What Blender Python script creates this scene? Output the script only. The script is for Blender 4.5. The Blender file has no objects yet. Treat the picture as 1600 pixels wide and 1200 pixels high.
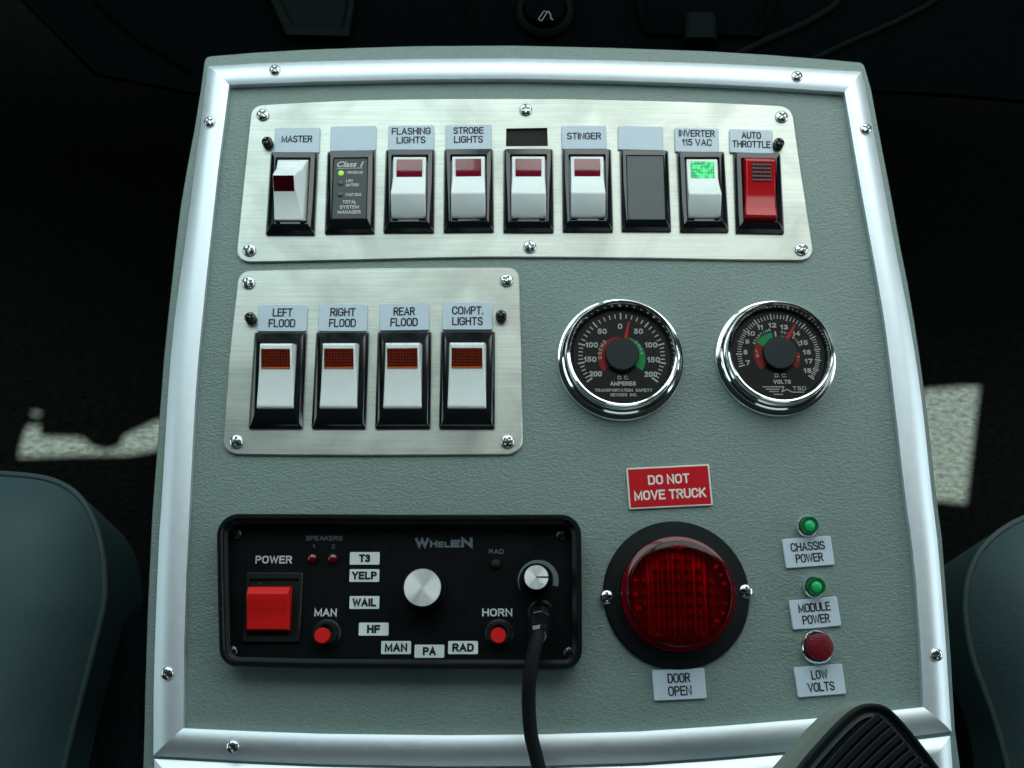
import bpy, bmesh, math, random
from math import radians, sin, cos, pi, sqrt, atan2
from mathutils import Vector, Matrix
from mathutils.geometry import tessellate_polygon
random.seed(7)
scene = bpy.context.scene
C = scene.collection

# ---------------------------------------------------------------- camera
H, TILT, F = 0.52, radians(15.0), 1700.0          # camera height over the panel, tilt, focal length in photo pixels
cam_d = bpy.data.cameras.new('camera'); cam = bpy.data.objects.new('camera', cam_d); C.objects.link(cam)
cam.location = (0, 0, H); cam.rotation_euler = (TILT, 0, 0)
cam_d.lens = 36.0 * F / 1600; cam_d.sensor_width = 36; cam_d.clip_start = 0.01; cam_d.clip_end = 50
cam_d.dof.use_dof = True; cam_d.dof.focus_distance = 0.54; cam_d.dof.aperture_fstop = 30
scene.camera = cam

# ---------------------------------------------------------------- world (dim cab interior) and light
world = bpy.data.worlds.new('World'); scene.world = world; world.use_nodes = True
world.node_tree.nodes['Background'].inputs[0].default_value = (0.55, 0.95, 1.0, 1)
world.node_tree.nodes['Background'].inputs[1].default_value = 0.010
scene.view_settings.view_transform = 'Standard'; scene.view_settings.look = 'None'
scene.view_settings.exposure = 0.0; scene.view_settings.gamma = 1.0
scene.render.resolution_x = 1024; scene.render.resolution_y = 768

def area(name, loc, target, sx, sy, power, col, spread=180):
    l = bpy.data.lights.new(name, 'AREA'); l.shape = 'RECTANGLE'; l.size = sx; l.size_y = sy
    l.energy = power; l.color = col; l.spread = radians(spread)
    o = bpy.data.objects.new(name, l); C.objects.link(o); o.location = loc
    o.rotation_euler = (Vector(target) - Vector(loc)).to_track_quat('-Z', 'Y').to_euler()
    return o
# two panes of a split windshield with a dark centre pillar between them
area('windshield_light_left', (-0.395, 0.75, 0.525), (-0.395, 0.20, -0.075), 0.70, 0.81, 4.5, (0.80, 1.0, 1.0))
area('windshield_light_right', (0.375, 0.75, 0.525), (0.375, 0.20, -0.075), 0.74, 0.81, 5.3, (0.90, 1.0, 0.97))
area('side_window_light', (1.15, 0.10, 0.42), (0.0, 0.02, 0.0), 0.8, 0.45, 4.0, (0.82, 0.99, 1.0))
area('far_window_light', (-1.15, 0.10, 0.42), (0.0, 0.02, 0.0), 0.8, 0.45, 2.0, (0.76, 0.98, 1.0))
area('rear_fill_light', (0.15, -1.25, 0.55), (0.0, 0.0, 0.0), 1.1, 0.35, 0.8, (0.80, 0.97, 1.0))  # fill lamp added behind the camera so the chrome undersides read silver
SUN_DIR = Vector((0.14, 0.34, 1.0)).normalized()   # towards the sun
sl = bpy.data.lights.new('sun', 'SUN'); sl.energy = 105; sl.angle = radians(0.4); sl.color = (0.90, 1.0, 0.90)
so = bpy.data.objects.new('sun', sl); C.objects.link(so); so.rotation_euler = (-SUN_DIR).to_track_quat('-Z', 'Y').to_euler()

def P(px, py, z=0.0):
    a, b = (px - 800) / F, (600 - py) / F
    dx, dy, dz = a, sin(TILT) + b * cos(TILT), -cos(TILT) + b * sin(TILT)
    t = (z - H) / dz
    return Vector((t * dx, t * dy, z))

# ---------------------------------------------------------------- materials
def nodes_of(m):
    m.use_nodes = True
    return m.node_tree, m.node_tree.nodes, m.node_tree.links, m.node_tree.nodes['Principled BSDF']
def setp(b, **k):
    for n, v in k.items():
        n = n.replace('_', ' ')
        if n in b.inputs: b.inputs[n].default_value = v
def mat(name, col, rough=0.5, metal=0.0, var=0.0, vscale=60, stretch=(1, 1, 1), bump=0.0, bscale=800, bdist=0.0004,
        rvar=0.0, coat=0.0, emit=None, estr=0.0, aniso=0.0, spec=0.5, detail=3.0, voronoi=False, dust=0.0):
    m = bpy.data.materials.new(name); nt, N, L, b = nodes_of(m)
    setp(b, Base_Color=(*col, 1), Roughness=rough, Metallic=metal, Coat_Weight=coat, Anisotropic=aniso)
    b.inputs['Specular IOR Level'].default_value = spec
    if emit: b.inputs['Emission Color'].default_value = (*emit, 1); b.inputs['Emission Strength'].default_value = estr
    tc = N.new('ShaderNodeTexCoord'); mp = N.new('ShaderNodeMapping'); mp.inputs['Scale'].default_value = stretch
    L.new(tc.outputs['Object'], mp.inputs['Vector'])
    if var > 0 or rvar > 0:
        n = N.new('ShaderNodeTexNoise'); n.inputs['Scale'].default_value = vscale; n.inputs['Detail'].default_value = 4
        L.new(mp.outputs[0], n.inputs['Vector'])
        if var > 0:
            r = N.new('ShaderNodeMapRange'); r.inputs['From Min'].default_value = 0.3; r.inputs['From Max'].default_value = 0.7
            r.inputs['To Min'].default_value = 1 - var; r.inputs['To Max'].default_value = 1 + var
            L.new(n.outputs['Fac'], r.inputs['Value'])
            x = N.new('ShaderNodeMix'); x.data_type = 'RGBA'; x.blend_type = 'MULTIPLY'; x.inputs['Factor'].default_value = 1
            x.inputs[6].default_value = (*col, 1); L.new(r.outputs[0], x.inputs[7]); L.new(x.outputs[2], b.inputs['Base Color'])
        if rvar > 0:
            r2 = N.new('ShaderNodeMapRange'); r2.inputs['From Min'].default_value = 0.3; r2.inputs['From Max'].default_value = 0.7
            r2.inputs['To Min'].default_value = max(0.02, rough - rvar); r2.inputs['To Max'].default_value = rough + rvar
            L.new(n.outputs['Fac'], r2.inputs['Value']); L.new(r2.outputs[0], b.inputs['Roughness'])
    if dust > 0:                                       # sparse specks of lint and dust
        vo = N.new('ShaderNodeTexVoronoi'); vo.inputs['Scale'].default_value = 130; L.new(tc.outputs['Object'], vo.inputs['Vector'])
        ns = N.new('ShaderNodeTexNoise'); ns.inputs['Scale'].default_value = 35; L.new(tc.outputs['Object'], ns.inputs['Vector'])
        th = N.new('ShaderNodeMapRange'); th.inputs['From Min'].default_value = 0.5; th.inputs['From Max'].default_value = 0.8
        th.inputs['To Min'].default_value = 0.0; th.inputs['To Max'].default_value = 0.09; L.new(ns.outputs['Fac'], th.inputs[0])
        lt = N.new('ShaderNodeMath'); lt.operation = 'LESS_THAN'; L.new(vo.outputs['Distance'], lt.inputs[0]); L.new(th.outputs[0], lt.inputs[1])
        dx = N.new('ShaderNodeMix'); dx.data_type = 'RGBA'; dx.inputs[6].default_value = (*col, 1); dx.inputs[7].default_value = (dust, dust * 1.1, dust * 1.1, 1)
        L.new(lt.outputs[0], dx.inputs[0]); L.new(dx.outputs[2], b.inputs['Base Color'])
    if bump > 0:
        if voronoi:
            n = N.new('ShaderNodeTexVoronoi'); n.feature = 'SMOOTH_F1'; n.inputs['Scale'].default_value = bscale; out = n.outputs['Distance']
        else:
            n = N.new('ShaderNodeTexNoise'); n.inputs['Scale'].default_value = bscale; n.inputs['Detail'].default_value = detail; out = n.outputs['Fac']
        L.new(mp.outputs[0], n.inputs['Vector'])
        bp = N.new('ShaderNodeBump'); bp.inputs['Strength'].default_value = bump; bp.inputs['Distance'].default_value = bdist
        L.new(out, bp.inputs['Height']); L.new(bp.outputs[0], b.inputs['Normal'])
    return m

M = {}
# grained laminate: fine pebbled relief with sparse deeper pits and a very slight tone drift
def laminate():
    m = bpy.data.materials.new('grained_laminate'); nt, N, L, b = nodes_of(m)
    tc = N.new('ShaderNodeTexCoord'); mp = N.new('ShaderNodeMapping'); mp.inputs['Scale'].default_value = (0.72, 1.15, 1)
    L.new(tc.outputs['Object'], mp.inputs['Vector'])
    warp = N.new('ShaderNodeTexNoise'); warp.inputs['Scale'].default_value = 260; warp.inputs['Detail'].default_value = 2
    L.new(mp.outputs[0], warp.inputs['Vector'])
    add = N.new('ShaderNodeMix'); add.data_type = 'RGBA'; add.blend_type = 'LINEAR_LIGHT'; add.inputs['Factor'].default_value = 0.0012
    L.new(mp.outputs[0], add.inputs[6]); L.new(warp.outputs['Color'], add.inputs[7])
    n1 = N.new('ShaderNodeTexNoise'); n1.inputs['Scale'].default_value = 900; n1.inputs['Detail'].default_value = 2.5; n1.inputs['Roughness'].default_value = 0.55
    L.new(add.outputs[2], n1.inputs['Vector'])
    v = N.new('ShaderNodeTexVoronoi'); v.inputs['Scale'].default_value = 680; v.feature = 'F1'; L.new(add.outputs[2], v.inputs['Vector'])
    mx = N.new('ShaderNodeMath'); mx.operation = 'ADD'; L.new(n1.outputs['Fac'], mx.inputs[0])
    mu = N.new('ShaderNodeMath'); mu.operation = 'MULTIPLY'; mu.inputs[1].default_value = -0.45
    L.new(v.outputs['Distance'], mu.inputs[0]); L.new(mu.outputs[0], mx.inputs[1])
    bp = N.new('ShaderNodeBump'); bp.inputs['Strength'].default_value = 0.62; bp.inputs['Distance'].default_value = 0.0005
    L.new(mx.outputs[0], bp.inputs['Height']); L.new(bp.outputs[0], b.inputs['Normal'])
    big = N.new('ShaderNodeTexNoise'); big.inputs['Scale'].default_value = 9; big.inputs['Detail'].default_value = 5; L.new(tc.outputs['Object'], big.inputs['Vector'])
    cr = N.new('ShaderNodeMapRange'); cr.inputs['To Min'].default_value = 0.92; cr.inputs['To Max'].default_value = 1.08
    L.new(big.outputs['Fac'], cr.inputs['Value'])
    g = N.new('ShaderNodeMapRange'); g.inputs['From Min'].default_value = 0.3; g.inputs['From Max'].default_value = 0.7
    g.inputs['To Min'].default_value = 0.90; g.inputs['To Max'].default_value = 1.10; L.new(n1.outputs['Fac'], g.inputs['Value'])
    mm = N.new('ShaderNodeMath'); mm.operation = 'MULTIPLY'; L.new(cr.outputs[0], mm.inputs[0]); L.new(g.outputs[0], mm.inputs[1])
    x = N.new('ShaderNodeMix'); x.data_type = 'RGBA'; x.blend_type = 'MULTIPLY'; x.inputs['Factor'].default_value = 1
    x.inputs[6].default_value = (0.163, 0.228, 0.212, 1); L.new(mm.outputs[0], x.inputs[7]); L.new(x.outputs[2], b.inputs['Base Color'])
    b.inputs['Roughness'].default_value = 0.42
    return m
M['laminate'] = laminate()
def brushed(name, col, rough, blot, streak_dir=(18, 900, 1)):
    m = bpy.data.materials.new(name); nt, N, L, b = nodes_of(m)
    tc = N.new('ShaderNodeTexCoord'); mp = N.new('ShaderNodeMapping'); mp.inputs['Scale'].default_value = streak_dir
    L.new(tc.outputs['Object'], mp.inputs['Vector'])
    s = N.new('ShaderNodeTexNoise'); s.inputs['Scale'].default_value = 1.0; s.inputs['Detail'].default_value = 3; L.new(mp.outputs[0], s.inputs['Vector'])
    bl = N.new('ShaderNodeTexNoise'); bl.inputs['Scale'].default_value = 26; bl.inputs['Detail'].default_value = 5; bl.inputs['Distortion'].default_value = 0.8
    L.new(tc.outputs['Object'], bl.inputs['Vector'])
    r = N.new('ShaderNodeMapRange'); r.inputs['From Min'].default_value = 0.25; r.inputs['From Max'].default_value = 0.75
    r.inputs['To Min'].default_value = 0.88; r.inputs['To Max'].default_value = 1.10; L.new(s.outputs['Fac'], r.inputs['Value'])
    r2 = N.new('ShaderNodeMapRange'); r2.inputs['From Min'].default_value = 0.3; r2.inputs['From Max'].default_value = 0.6
    r2.inputs['To Min'].default_value = 1 - blot; r2.inputs['To Max'].default_value = 1.0; L.new(bl.outputs['Fac'], r2.inputs['Value'])
    mm = N.new('ShaderNodeMath'); mm.operation = 'MULTIPLY'; L.new(r.outputs[0], mm.inputs[0]); L.new(r2.outputs[0], mm.inputs[1])
    x = N.new('ShaderNodeMix'); x.data_type = 'RGBA'; x.blend_type = 'MULTIPLY'; x.inputs['Factor'].default_value = 1
    x.inputs[6].default_value = (*col, 1); L.new(mm.outputs[0], x.inputs[7]); L.new(x.outputs[2], b.inputs['Base Color'])
    rr = N.new('ShaderNodeMapRange'); rr.inputs['To Min'].default_value = rough - 0.08; rr.inputs['To Max'].default_value = rough + 0.12
    L.new(bl.outputs['Fac'], rr.inputs['Value']); L.new(rr.outputs[0], b.inputs['Roughness'])
    bp = N.new('ShaderNodeBump'); bp.inputs['Strength'].default_value = 0.25; bp.inputs['Distance'].default_value = 0.00012
    L.new(s.outputs['Fac'], bp.inputs['Height']); L.new(bp.outputs[0], b.inputs['Normal'])
    b.inputs['Metallic'].default_value = 1.0
    return m
M['steel'] = brushed('brushed_stainless', (0.555, 0.585, 0.540), 0.43, 0.36)
M['rail'] = mat('satin_aluminium', (0.74, 0.81, 0.86), 0.52, 0.92, var=0.02, vscale=220, rvar=0.02)
M['chrome'] = mat('chrome', (0.88, 0.91, 0.91), 0.10, 1.0, rvar=0.015, vscale=40)
M['screw'] = mat('screw_steel', (0.62, 0.66, 0.66), 0.20, 1.0, var=0.15, vscale=900)
M['black_gloss'] = mat('black_gloss_plastic', (0.005, 0.007, 0.009), 0.12, rvar=0.05, vscale=90, spec=0.8)
M['black_matte'] = mat('black_matte_plastic', (0.004, 0.006, 0.007), 0.45, dust=0.08, spec=0.3, bump=0.25, bscale=1500, bdist=0.0002)
M['black_satin'] = mat('black_satin_paint', (0.0035, 0.005, 0.006), 0.36, dust=0.10, bump=0.12, bscale=1200, bdist=0.0001, spec=0.16, rvar=0.05, vscale=120)
M['rubber'] = mat('black_rubber', (0.006, 0.008, 0.009), 0.65, var=0.15, vscale=150, spec=0.12, bump=0.15, bscale=900, bdist=0.0002)
M['white'] = mat('white_plastic', (0.80, 0.86, 0.86), 0.28, var=0.03, vscale=120)
M['tag'] = mat('engraving_stock', (0.50, 0.60, 0.69), 0.34, var=0.03, vscale=90)
M['ink'] = mat('black_engraving', (0.010, 0.012, 0.013), 0.6, spec=0.2)
M['sticker'] = mat('pale_sticker', (0.66, 0.74, 0.75), 0.5, var=0.04, vscale=150)
M['white_ink'] = mat('white_print', (0.55, 0.58, 0.58), 0.6)
M['dial_ink'] = mat('dial_white_print', (0.92, 0.95, 0.93), 0.6)
M['shaded_grey_ink'] = mat('shaded_grey_print', (0.13, 0.165, 0.18), 0.6, spec=0.2)  # grey marks; on the siren lettering this tone includes the rim's shade
M['red_white_core'] = mat('white_sign_core', (0.68, 0.66, 0.62), 0.5)
M['sign_red'] = mat('red_sign_face', (0.46, 0.003, 0.012), 0.4, spec=0.25, var=0.04, vscale=100)
M['red_matte'] = mat('red_plastic', (0.62, 0.006, 0.006), 0.5, spec=0.3, var=0.04, vscale=300)
M['red_gloss'] = mat('red_gloss_plastic', (0.42, 0.004, 0.010), 0.12)
M['red_window'] = mat('dark_red_lens', (0.07, 0.002, 0.008), 0.25)
M['maroon'] = mat('maroon_lens', (0.17, 0.004, 0.018), 0.12, coat=1.0, bump=0.15, bscale=700)
M['maroon_dark'] = mat('dark_maroon_lens', (0.035, 0.001, 0.004), 0.15, coat=0.4)
M['grey_filler'] = mat('grey_filler_plastic', (0.085, 0.105, 0.105), 0.55, bump=0.2, bscale=1600, bdist=0.0001)
M['module_face'] = mat('charcoal_overlay', (0.030, 0.036, 0.038), 0.40)
M['green_led'] = mat('green_led_on', (0.2, 0.5, 0.05), 0.3, emit=(0.35, 0.95, 0.12), estr=0.55)
M['led_off'] = mat('grey_led_off', (0.06, 0.075, 0.075), 0.35)
M['red_led'] = mat('dark_red_led', (0.10, 0.002, 0.004), 0.12, coat=0.5)
M['dial'] = mat('black_dial', (0.008, 0.009, 0.010), 0.55)
M['dial_red'] = mat('dial_red_print', (0.52, 0.025, 0.02), 0.6)
M['dial_green'] = mat('dial_green_print', (0.012, 0.58, 0.17), 0.6)
M['needle'] = mat('red_needle', (0.75, 0.015, 0.015), 0.35, emit=(0.9, 0.02, 0.02), estr=0.0)
M['hub'] = mat('slate_hub_cap', (0.035, 0.055, 0.065), 0.5, bump=0.1, bscale=1500)
M['knob_top'] = mat('spun_aluminium', (0.90, 0.93, 0.93), 0.52, 0.75, aniso=0.9)
_nt, _N, _L, _b = nodes_of(M['knob_top']); _t = _N.new('ShaderNodeTangent'); _t.direction_type = 'RADIAL'; _t.axis = 'Z'; _L.new(_t.outputs[0], _b.inputs['Tangent'])
M['seat'] = mat('slate_vinyl', (0.048, 0.088, 0.096), 0.6, var=0.12, spec=0.3, vscale=14, bump=0.5, bscale=420, bdist=0.0006)
M['piping'] = mat('seat_piping', (0.04, 0.068, 0.072), 0.5)
M['seat_cloth'] = mat('seat_cloth', (0.007, 0.012, 0.013), 0.9, spec=0.1, var=0.35, vscale=300, bump=0.5, bscale=700, bdist=0.001)
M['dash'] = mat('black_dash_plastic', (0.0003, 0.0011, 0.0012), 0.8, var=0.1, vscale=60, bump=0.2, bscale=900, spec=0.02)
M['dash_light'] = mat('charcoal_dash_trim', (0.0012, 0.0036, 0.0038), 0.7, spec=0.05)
M['carpet'] = mat('grey_carpet', (0.0078, 0.0092, 0.0085), 0.95, stretch=(0.55, 1, 1), var=0.4, vscale=300, bump=0.8, bscale=290, bdist=0.0025, spec=0.02)
M['mic_case'] = mat('grey_green_mic_case', (0.16, 0.205, 0.185), 0.5, bump=0.1, bscale=1300)
M['grille'] = mat('black_grille_plastic', (0.004, 0.008, 0.009), 0.42, spec=0.3, bump=0.1, bscale=1300)
M['pit'] = mat('black_pit', (0.003, 0.004, 0.004), 0.8)
M['cab'] = mat('dark_roof_mask', (0.03, 0.035, 0.035), 0.95)
def tinted(name, tint, gloss=0.06, rough=0.02, base=None, basemix=0.0):
    m = bpy.data.materials.new(name); m.use_nodes = True; nt = m.node_tree; N = nt.nodes; L = nt.links
    N.remove(N['Principled BSDF']); out = N['Material Output']
    t = N.new('ShaderNodeBsdfTransparent'); t.inputs[0].default_value = (*tint, 1)
    g = N.new('ShaderNodeBsdfGlossy'); g.inputs['Roughness'].default_value = rough
    fr = N.new('ShaderNodeFresnel'); fr.inputs['IOR'].default_value = 1.45
    mx = N.new('ShaderNodeMixShader'); L.new(fr.outputs[0], mx.inputs[0])
    src = t.outputs[0]
    if base:
        d = N.new('ShaderNodeBsdfDiffuse'); d.inputs[0].default_value = (*base, 1)
        m2 = N.new('ShaderNodeMixShader'); m2.inputs[0].default_value = basemix
        L.new(t.outputs[0], m2.inputs[1]); L.new(d.outputs[0], m2.inputs[2]); src = m2.outputs[0]
    L.new(src, mx.inputs[1]); L.new(g.outputs[0], mx.inputs[2]); L.new(mx.outputs[0], out.inputs[0])
    return m
M['glass'] = tinted('clear_gauge_glass', (0.99, 0.99, 0.99))
M['red_glass'] = tinted('red_lens_plastic', (0.80, 0.012, 0.016), base=(0.15, 0.0, 0.003), basemix=0.12, rough=0.08)
M['red_rim'] = mat('dark_red_rim', (0.11, 0.001, 0.006), 0.12)
M['green_lens'] = mat('green_lens', (0.002, 0.09, 0.022), 0.12, coat=0.4, emit=(0.0, 0.6, 0.12), estr=0.015)
M['green_core'] = mat('green_lamp_core', (0.01, 0.26, 0.07), 0.3, emit=(0.02, 0.75, 0.24), estr=0.13)
M['ruby'] = mat('ruby_lens', (0.13, 0.0005, 0.008), 0.45, spec=0.3, coat=0.05, bump=0.5, bscale=1300, bdist=0.0004, voronoi=True)
# amber-red prismatic window: grid relief
def grid_lens(name, dark, lite, step, emit=0.0):
    m = bpy.data.materials.new(name); nt, N, L, b = nodes_of(m)
    tc = N.new('ShaderNodeTexCoord'); sp = N.new('ShaderNodeSeparateXYZ'); L.new(tc.outputs['Object'], sp.inputs[0])
    outs = []
    for ax in (0, 1):
        a = N.new('ShaderNodeMath'); a.operation = 'MULTIPLY'; a.inputs[1].default_value = 2 * pi / step; L.new(sp.outputs[ax], a.inputs[0])
        s = N.new('ShaderNodeMath'); s.operation = 'SINE'; L.new(a.outputs[0], s.inputs[0]); outs.append(s)
    mu = N.new('ShaderNodeMath'); mu.operation = 'ADD'; L.new(outs[0].outputs[0], mu.inputs[0]); L.new(outs[1].outputs[0], mu.inputs[1])
    mr = N.new('ShaderNodeMapRange'); mr.inputs['From Min'].default_value = -1.2; mr.inputs['From Max'].default_value = 1.8; L.new(mu.outputs[0], mr.inputs[0])
    x = N.new('ShaderNodeMix'); x.data_type = 'RGBA'; x.inputs[6].default_value = (*dark, 1); x.inputs[7].default_value = (*lite, 1)
    L.new(mr.outputs[0], x.inputs[0]); L.new(x.outputs[2], b.inputs['Base Color'])
    bp = N.new('ShaderNodeBump'); bp.inputs['Strength'].default_value = 0.5; bp.inputs['Distance'].default_value = 0.0003
    L.new(mr.outputs[0], bp.inputs['Height']); L.new(bp.outputs[0], b.inputs['Normal'])
    b.inputs['Roughness'].default_value = 0.3; b.inputs['Coat Weight'].default_value = 0.3
    if emit:
        nz = N.new('ShaderNodeTexNoise'); nz.inputs['Scale'].default_value = 420; L.new(tc.outputs['Object'], nz.inputs['Vector'])
        pw = N.new('ShaderNodeMapRange'); pw.inputs['From Min'].default_value = 0.42; pw.inputs['From Max'].default_value = 0.72
        pw.inputs['To Min'].default_value = 0.12 * emit; pw.inputs['To Max'].default_value = emit
        L.new(nz.outputs['Fac'], pw.inputs[0]); b.inputs['Emission Color'].default_value = (0.04, 1.0, 0.28, 1); L.new(pw.outputs[0], b.inputs['Emission Strength'])
    return m
M['amber'] = grid_lens('amber_red_lens', (0.045, 0.003, 0.001), (0.22, 0.022, 0.004), 0.00135)
M['amber_edge_glint'] = mat('amber_lens_glint', (0.55, 0.11, 0.015), 0.3)  # brighter amber: light on the lens's lower edge put into the colour
M['red_board'] = mat('red_lamp_board', (0.85, 0.22, 0.22), 0.5, stretch=(1, 0.06, 1), var=0.55, vscale=420)
M['red_grid'] = grid_lens('dark_red_grid_lens', (0.02, 0.0, 0.002), (0.10, 0.001, 0.006), 0.0020)
M['red_reflector'] = grid_lens('red_reflector', (0.22, 0.02, 0.02), (0.45, 0.10, 0.10), 0.0052)
M['green_lit'] = grid_lens('lit_green_lens', (0.0, 0.20, 0.05), (0.02, 0.48, 0.16), 0.0016, emit=1.3)

# ---------------------------------------------------------------- object helpers
def link(o, parent=None):
    C.objects.link(o)
    if parent is not None: o.parent = parent
    return o
def thing(name, label, cat, loc=(0, 0, 0), rot=0.0, group=None):
    o = bpy.data.objects.new(name, None); o.empty_display_size = 0.01; C.objects.link(o)
    o.location = loc; o.rotation_euler = (0, 0, rot); o['label'] = label; o['category'] = cat
    if group: o['group'] = group
    return o
class MB:
    def __init__(s): s.v = []; s.f = []
    def add(s, vs, fs):
        n = len(s.v); s.v += [tuple(v) for v in vs]; s.f += [tuple(i + n for i in f) for f in fs]; return s
    def loft(s, rings, cap0=False, cap1=True, closed=True):
        n = len(rings[0]); vs = [p for r in rings for p in r]; fs = []
        for k in range(len(rings) - 1):
            for i in range(n if closed else n - 1):
                j = (i + 1) % n
                fs.append((k * n + i, k * n + j, (k + 1) * n + j, (k + 1) * n + i))
        if cap0: fs.append(tuple(range(n))[::-1])
        if cap1: fs.append(tuple((len(rings) - 1) * n + i for i in range(n)))
        return s.add(vs, fs)
    def lathe(s, prof, seg=48, c=(0, 0, 0), cap0=False, cap1=True):
        rings = [[(c[0] + r * cos(2 * pi * i / seg), c[1] + r * sin(2 * pi * i / seg), c[2] + z) for i in range(seg)] for r, z in prof]
        return s.loft(rings, cap0, cap1)
    def box(s, x0, x1, y0, y1, z0, z1):
        vs = [(x, y, z) for z in (z0, z1) for x, y in ((x0, y0), (x1, y0), (x1, y1), (x0, y1))]
        return s.add(vs, [(3, 2, 1, 0), (4, 5, 6, 7), (0, 1, 5, 4), (1, 2, 6, 5), (2, 3, 7, 6), (3, 0, 4, 7)])
    def tube(s, pts, r, seg=12, cap=True):
        pts = [Vector(p) for p in pts]; rings = []; up = Vector((0, 0, 1))
        for i, p in enumerate(pts):
            t = (pts[min(i + 1, len(pts) - 1)] - pts[max(i - 1, 0)]).normalized()
            a = t.cross(up)
            if a.length < 1e-4: a = Vector((1, 0, 0))
            a.normalize(); b = t.cross(a).normalized()
            rr = r[i] if isinstance(r, (list, tuple)) else r
            rings.append([p + a * rr * cos(2 * pi * k / seg) + b * rr * sin(2 * pi * k / seg) for k in range(seg)])
        return s.loft(rings, cap, cap)
    def mesh(s, name, m, smooth=True):
        me = bpy.data.meshes.new(name); me.from_pydata(s.v, [], s.f); me.update()
        bm = bmesh.new(); bm.from_mesh(me); bmesh.ops.recalc_face_normals(bm, faces=bm.faces); bm.to_mesh(me); bm.free()
        me.materials.append(m)
        if smooth:
            me.polygons.foreach_set('use_smooth', [True] * len(me.polygons))
            try: me.set_sharp_from_angle(angle=radians(32))
            except Exception: pass
        return me
    def build(s, name, m, parent=None, smooth=True, bevel=0.0, label=None, seg=2):
        o = bpy.data.objects.new(name, s.mesh(name, m, smooth)); link(o, parent)
        if bevel:
            b = o.modifiers.new('bevel', 'BEVEL'); b.width = bevel; b.segments = seg; b.limit_method = 'ANGLE'; b.angle_limit = radians(28); b.harden_normals = False
        if label: o['label'] = label
        return o
def rrect(w, h, r, z, cx=0, cy=0, seg=5):
    out = []
    for sx, sy, a0 in ((1, 1, 0), (-1, 1, 90), (-1, -1, 180), (1, -1, 270)):
        for k in range(seg + 1):
            a = radians(a0 + 90 * k / seg)
            out.append((cx + sx * (w / 2 - r) + r * cos(a), cy + sy * (h / 2 - r) + r * sin(a), z))
    return out
def fillet(pts, radii, seg=6):
    """round the corners of a closed 2-D polygon; a radius of 0 keeps the vertex"""
    n = len(pts); out = []
    for i in range(n):
        p = Vector(pts[i][:2]); a = Vector(pts[i - 1][:2]); b = Vector(pts[(i + 1) % n][:2]); r = radii[i]
        if r <= 0: out.append(p); continue
        u = (a - p).normalized(); v = (b - p).normalized(); ang = u.angle(v)
        d = r / math.tan(ang / 2); c = p + (u + v).normalized() * (r / sin(ang / 2))
        p0 = p + u * d; p1 = p + v * d
        a0 = atan2(p0.y - c.y, p0.x - c.x); a1 = atan2(p1.y - c.y, p1.x - c.x)
        da = (a1 - a0 + pi) % (2 * pi) - pi
        for k in range(seg + 1):
            t = a0 + da * k / seg; out.append(Vector((c.x + r * cos(t), c.y + r * sin(t))))
    return out
def inset(poly, d):
    n = len(poly); ar = sum(poly[i - 1].x * poly[i].y - poly[i].x * poly[i - 1].y for i in range(n)); sg = 1 if ar > 0 else -1
    out = []
    for i in range(n):
        a, p, b = poly[i - 1], poly[i], poly[(i + 1) % n]
        e1 = (p - a).normalized(); e2 = (b - p).normalized()
        n1 = Vector((-e1.y, e1.x)) * sg; n2 = Vector((-e2.y, e2.x)) * sg; m = (n1 + n2)
        if m.length < 1e-6: m = n1
        m.normalize(); out.append(p + m * d / max(0.5, m.dot(n1)))
    return out
def ring(poly, z, o=Vector((0, 0))): return [(p.x - o.x, p.y - o.y, z) for p in poly]
def holed(mb, outer, holes, z):
    loops = [[Vector((p.x, p.y, z)) for p in l] for l in [outer] + holes]
    flat = [p for l in loops for p in l]
    mb.add(flat, [tuple(t) for t in tessellate_polygon(loops)])

def _arc(cx, cy, rx, ry, a0, a1, n=8, e=0.86):
    out = []
    for i in range(n + 1):
        a = radians(a0 + (a1 - a0) * i / n); c, q = cos(a), sin(a)
        out.append((cx + rx * math.copysign(abs(c) ** e, c), cy + ry * math.copysign(abs(q) ** e, q)))
    return out
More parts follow.
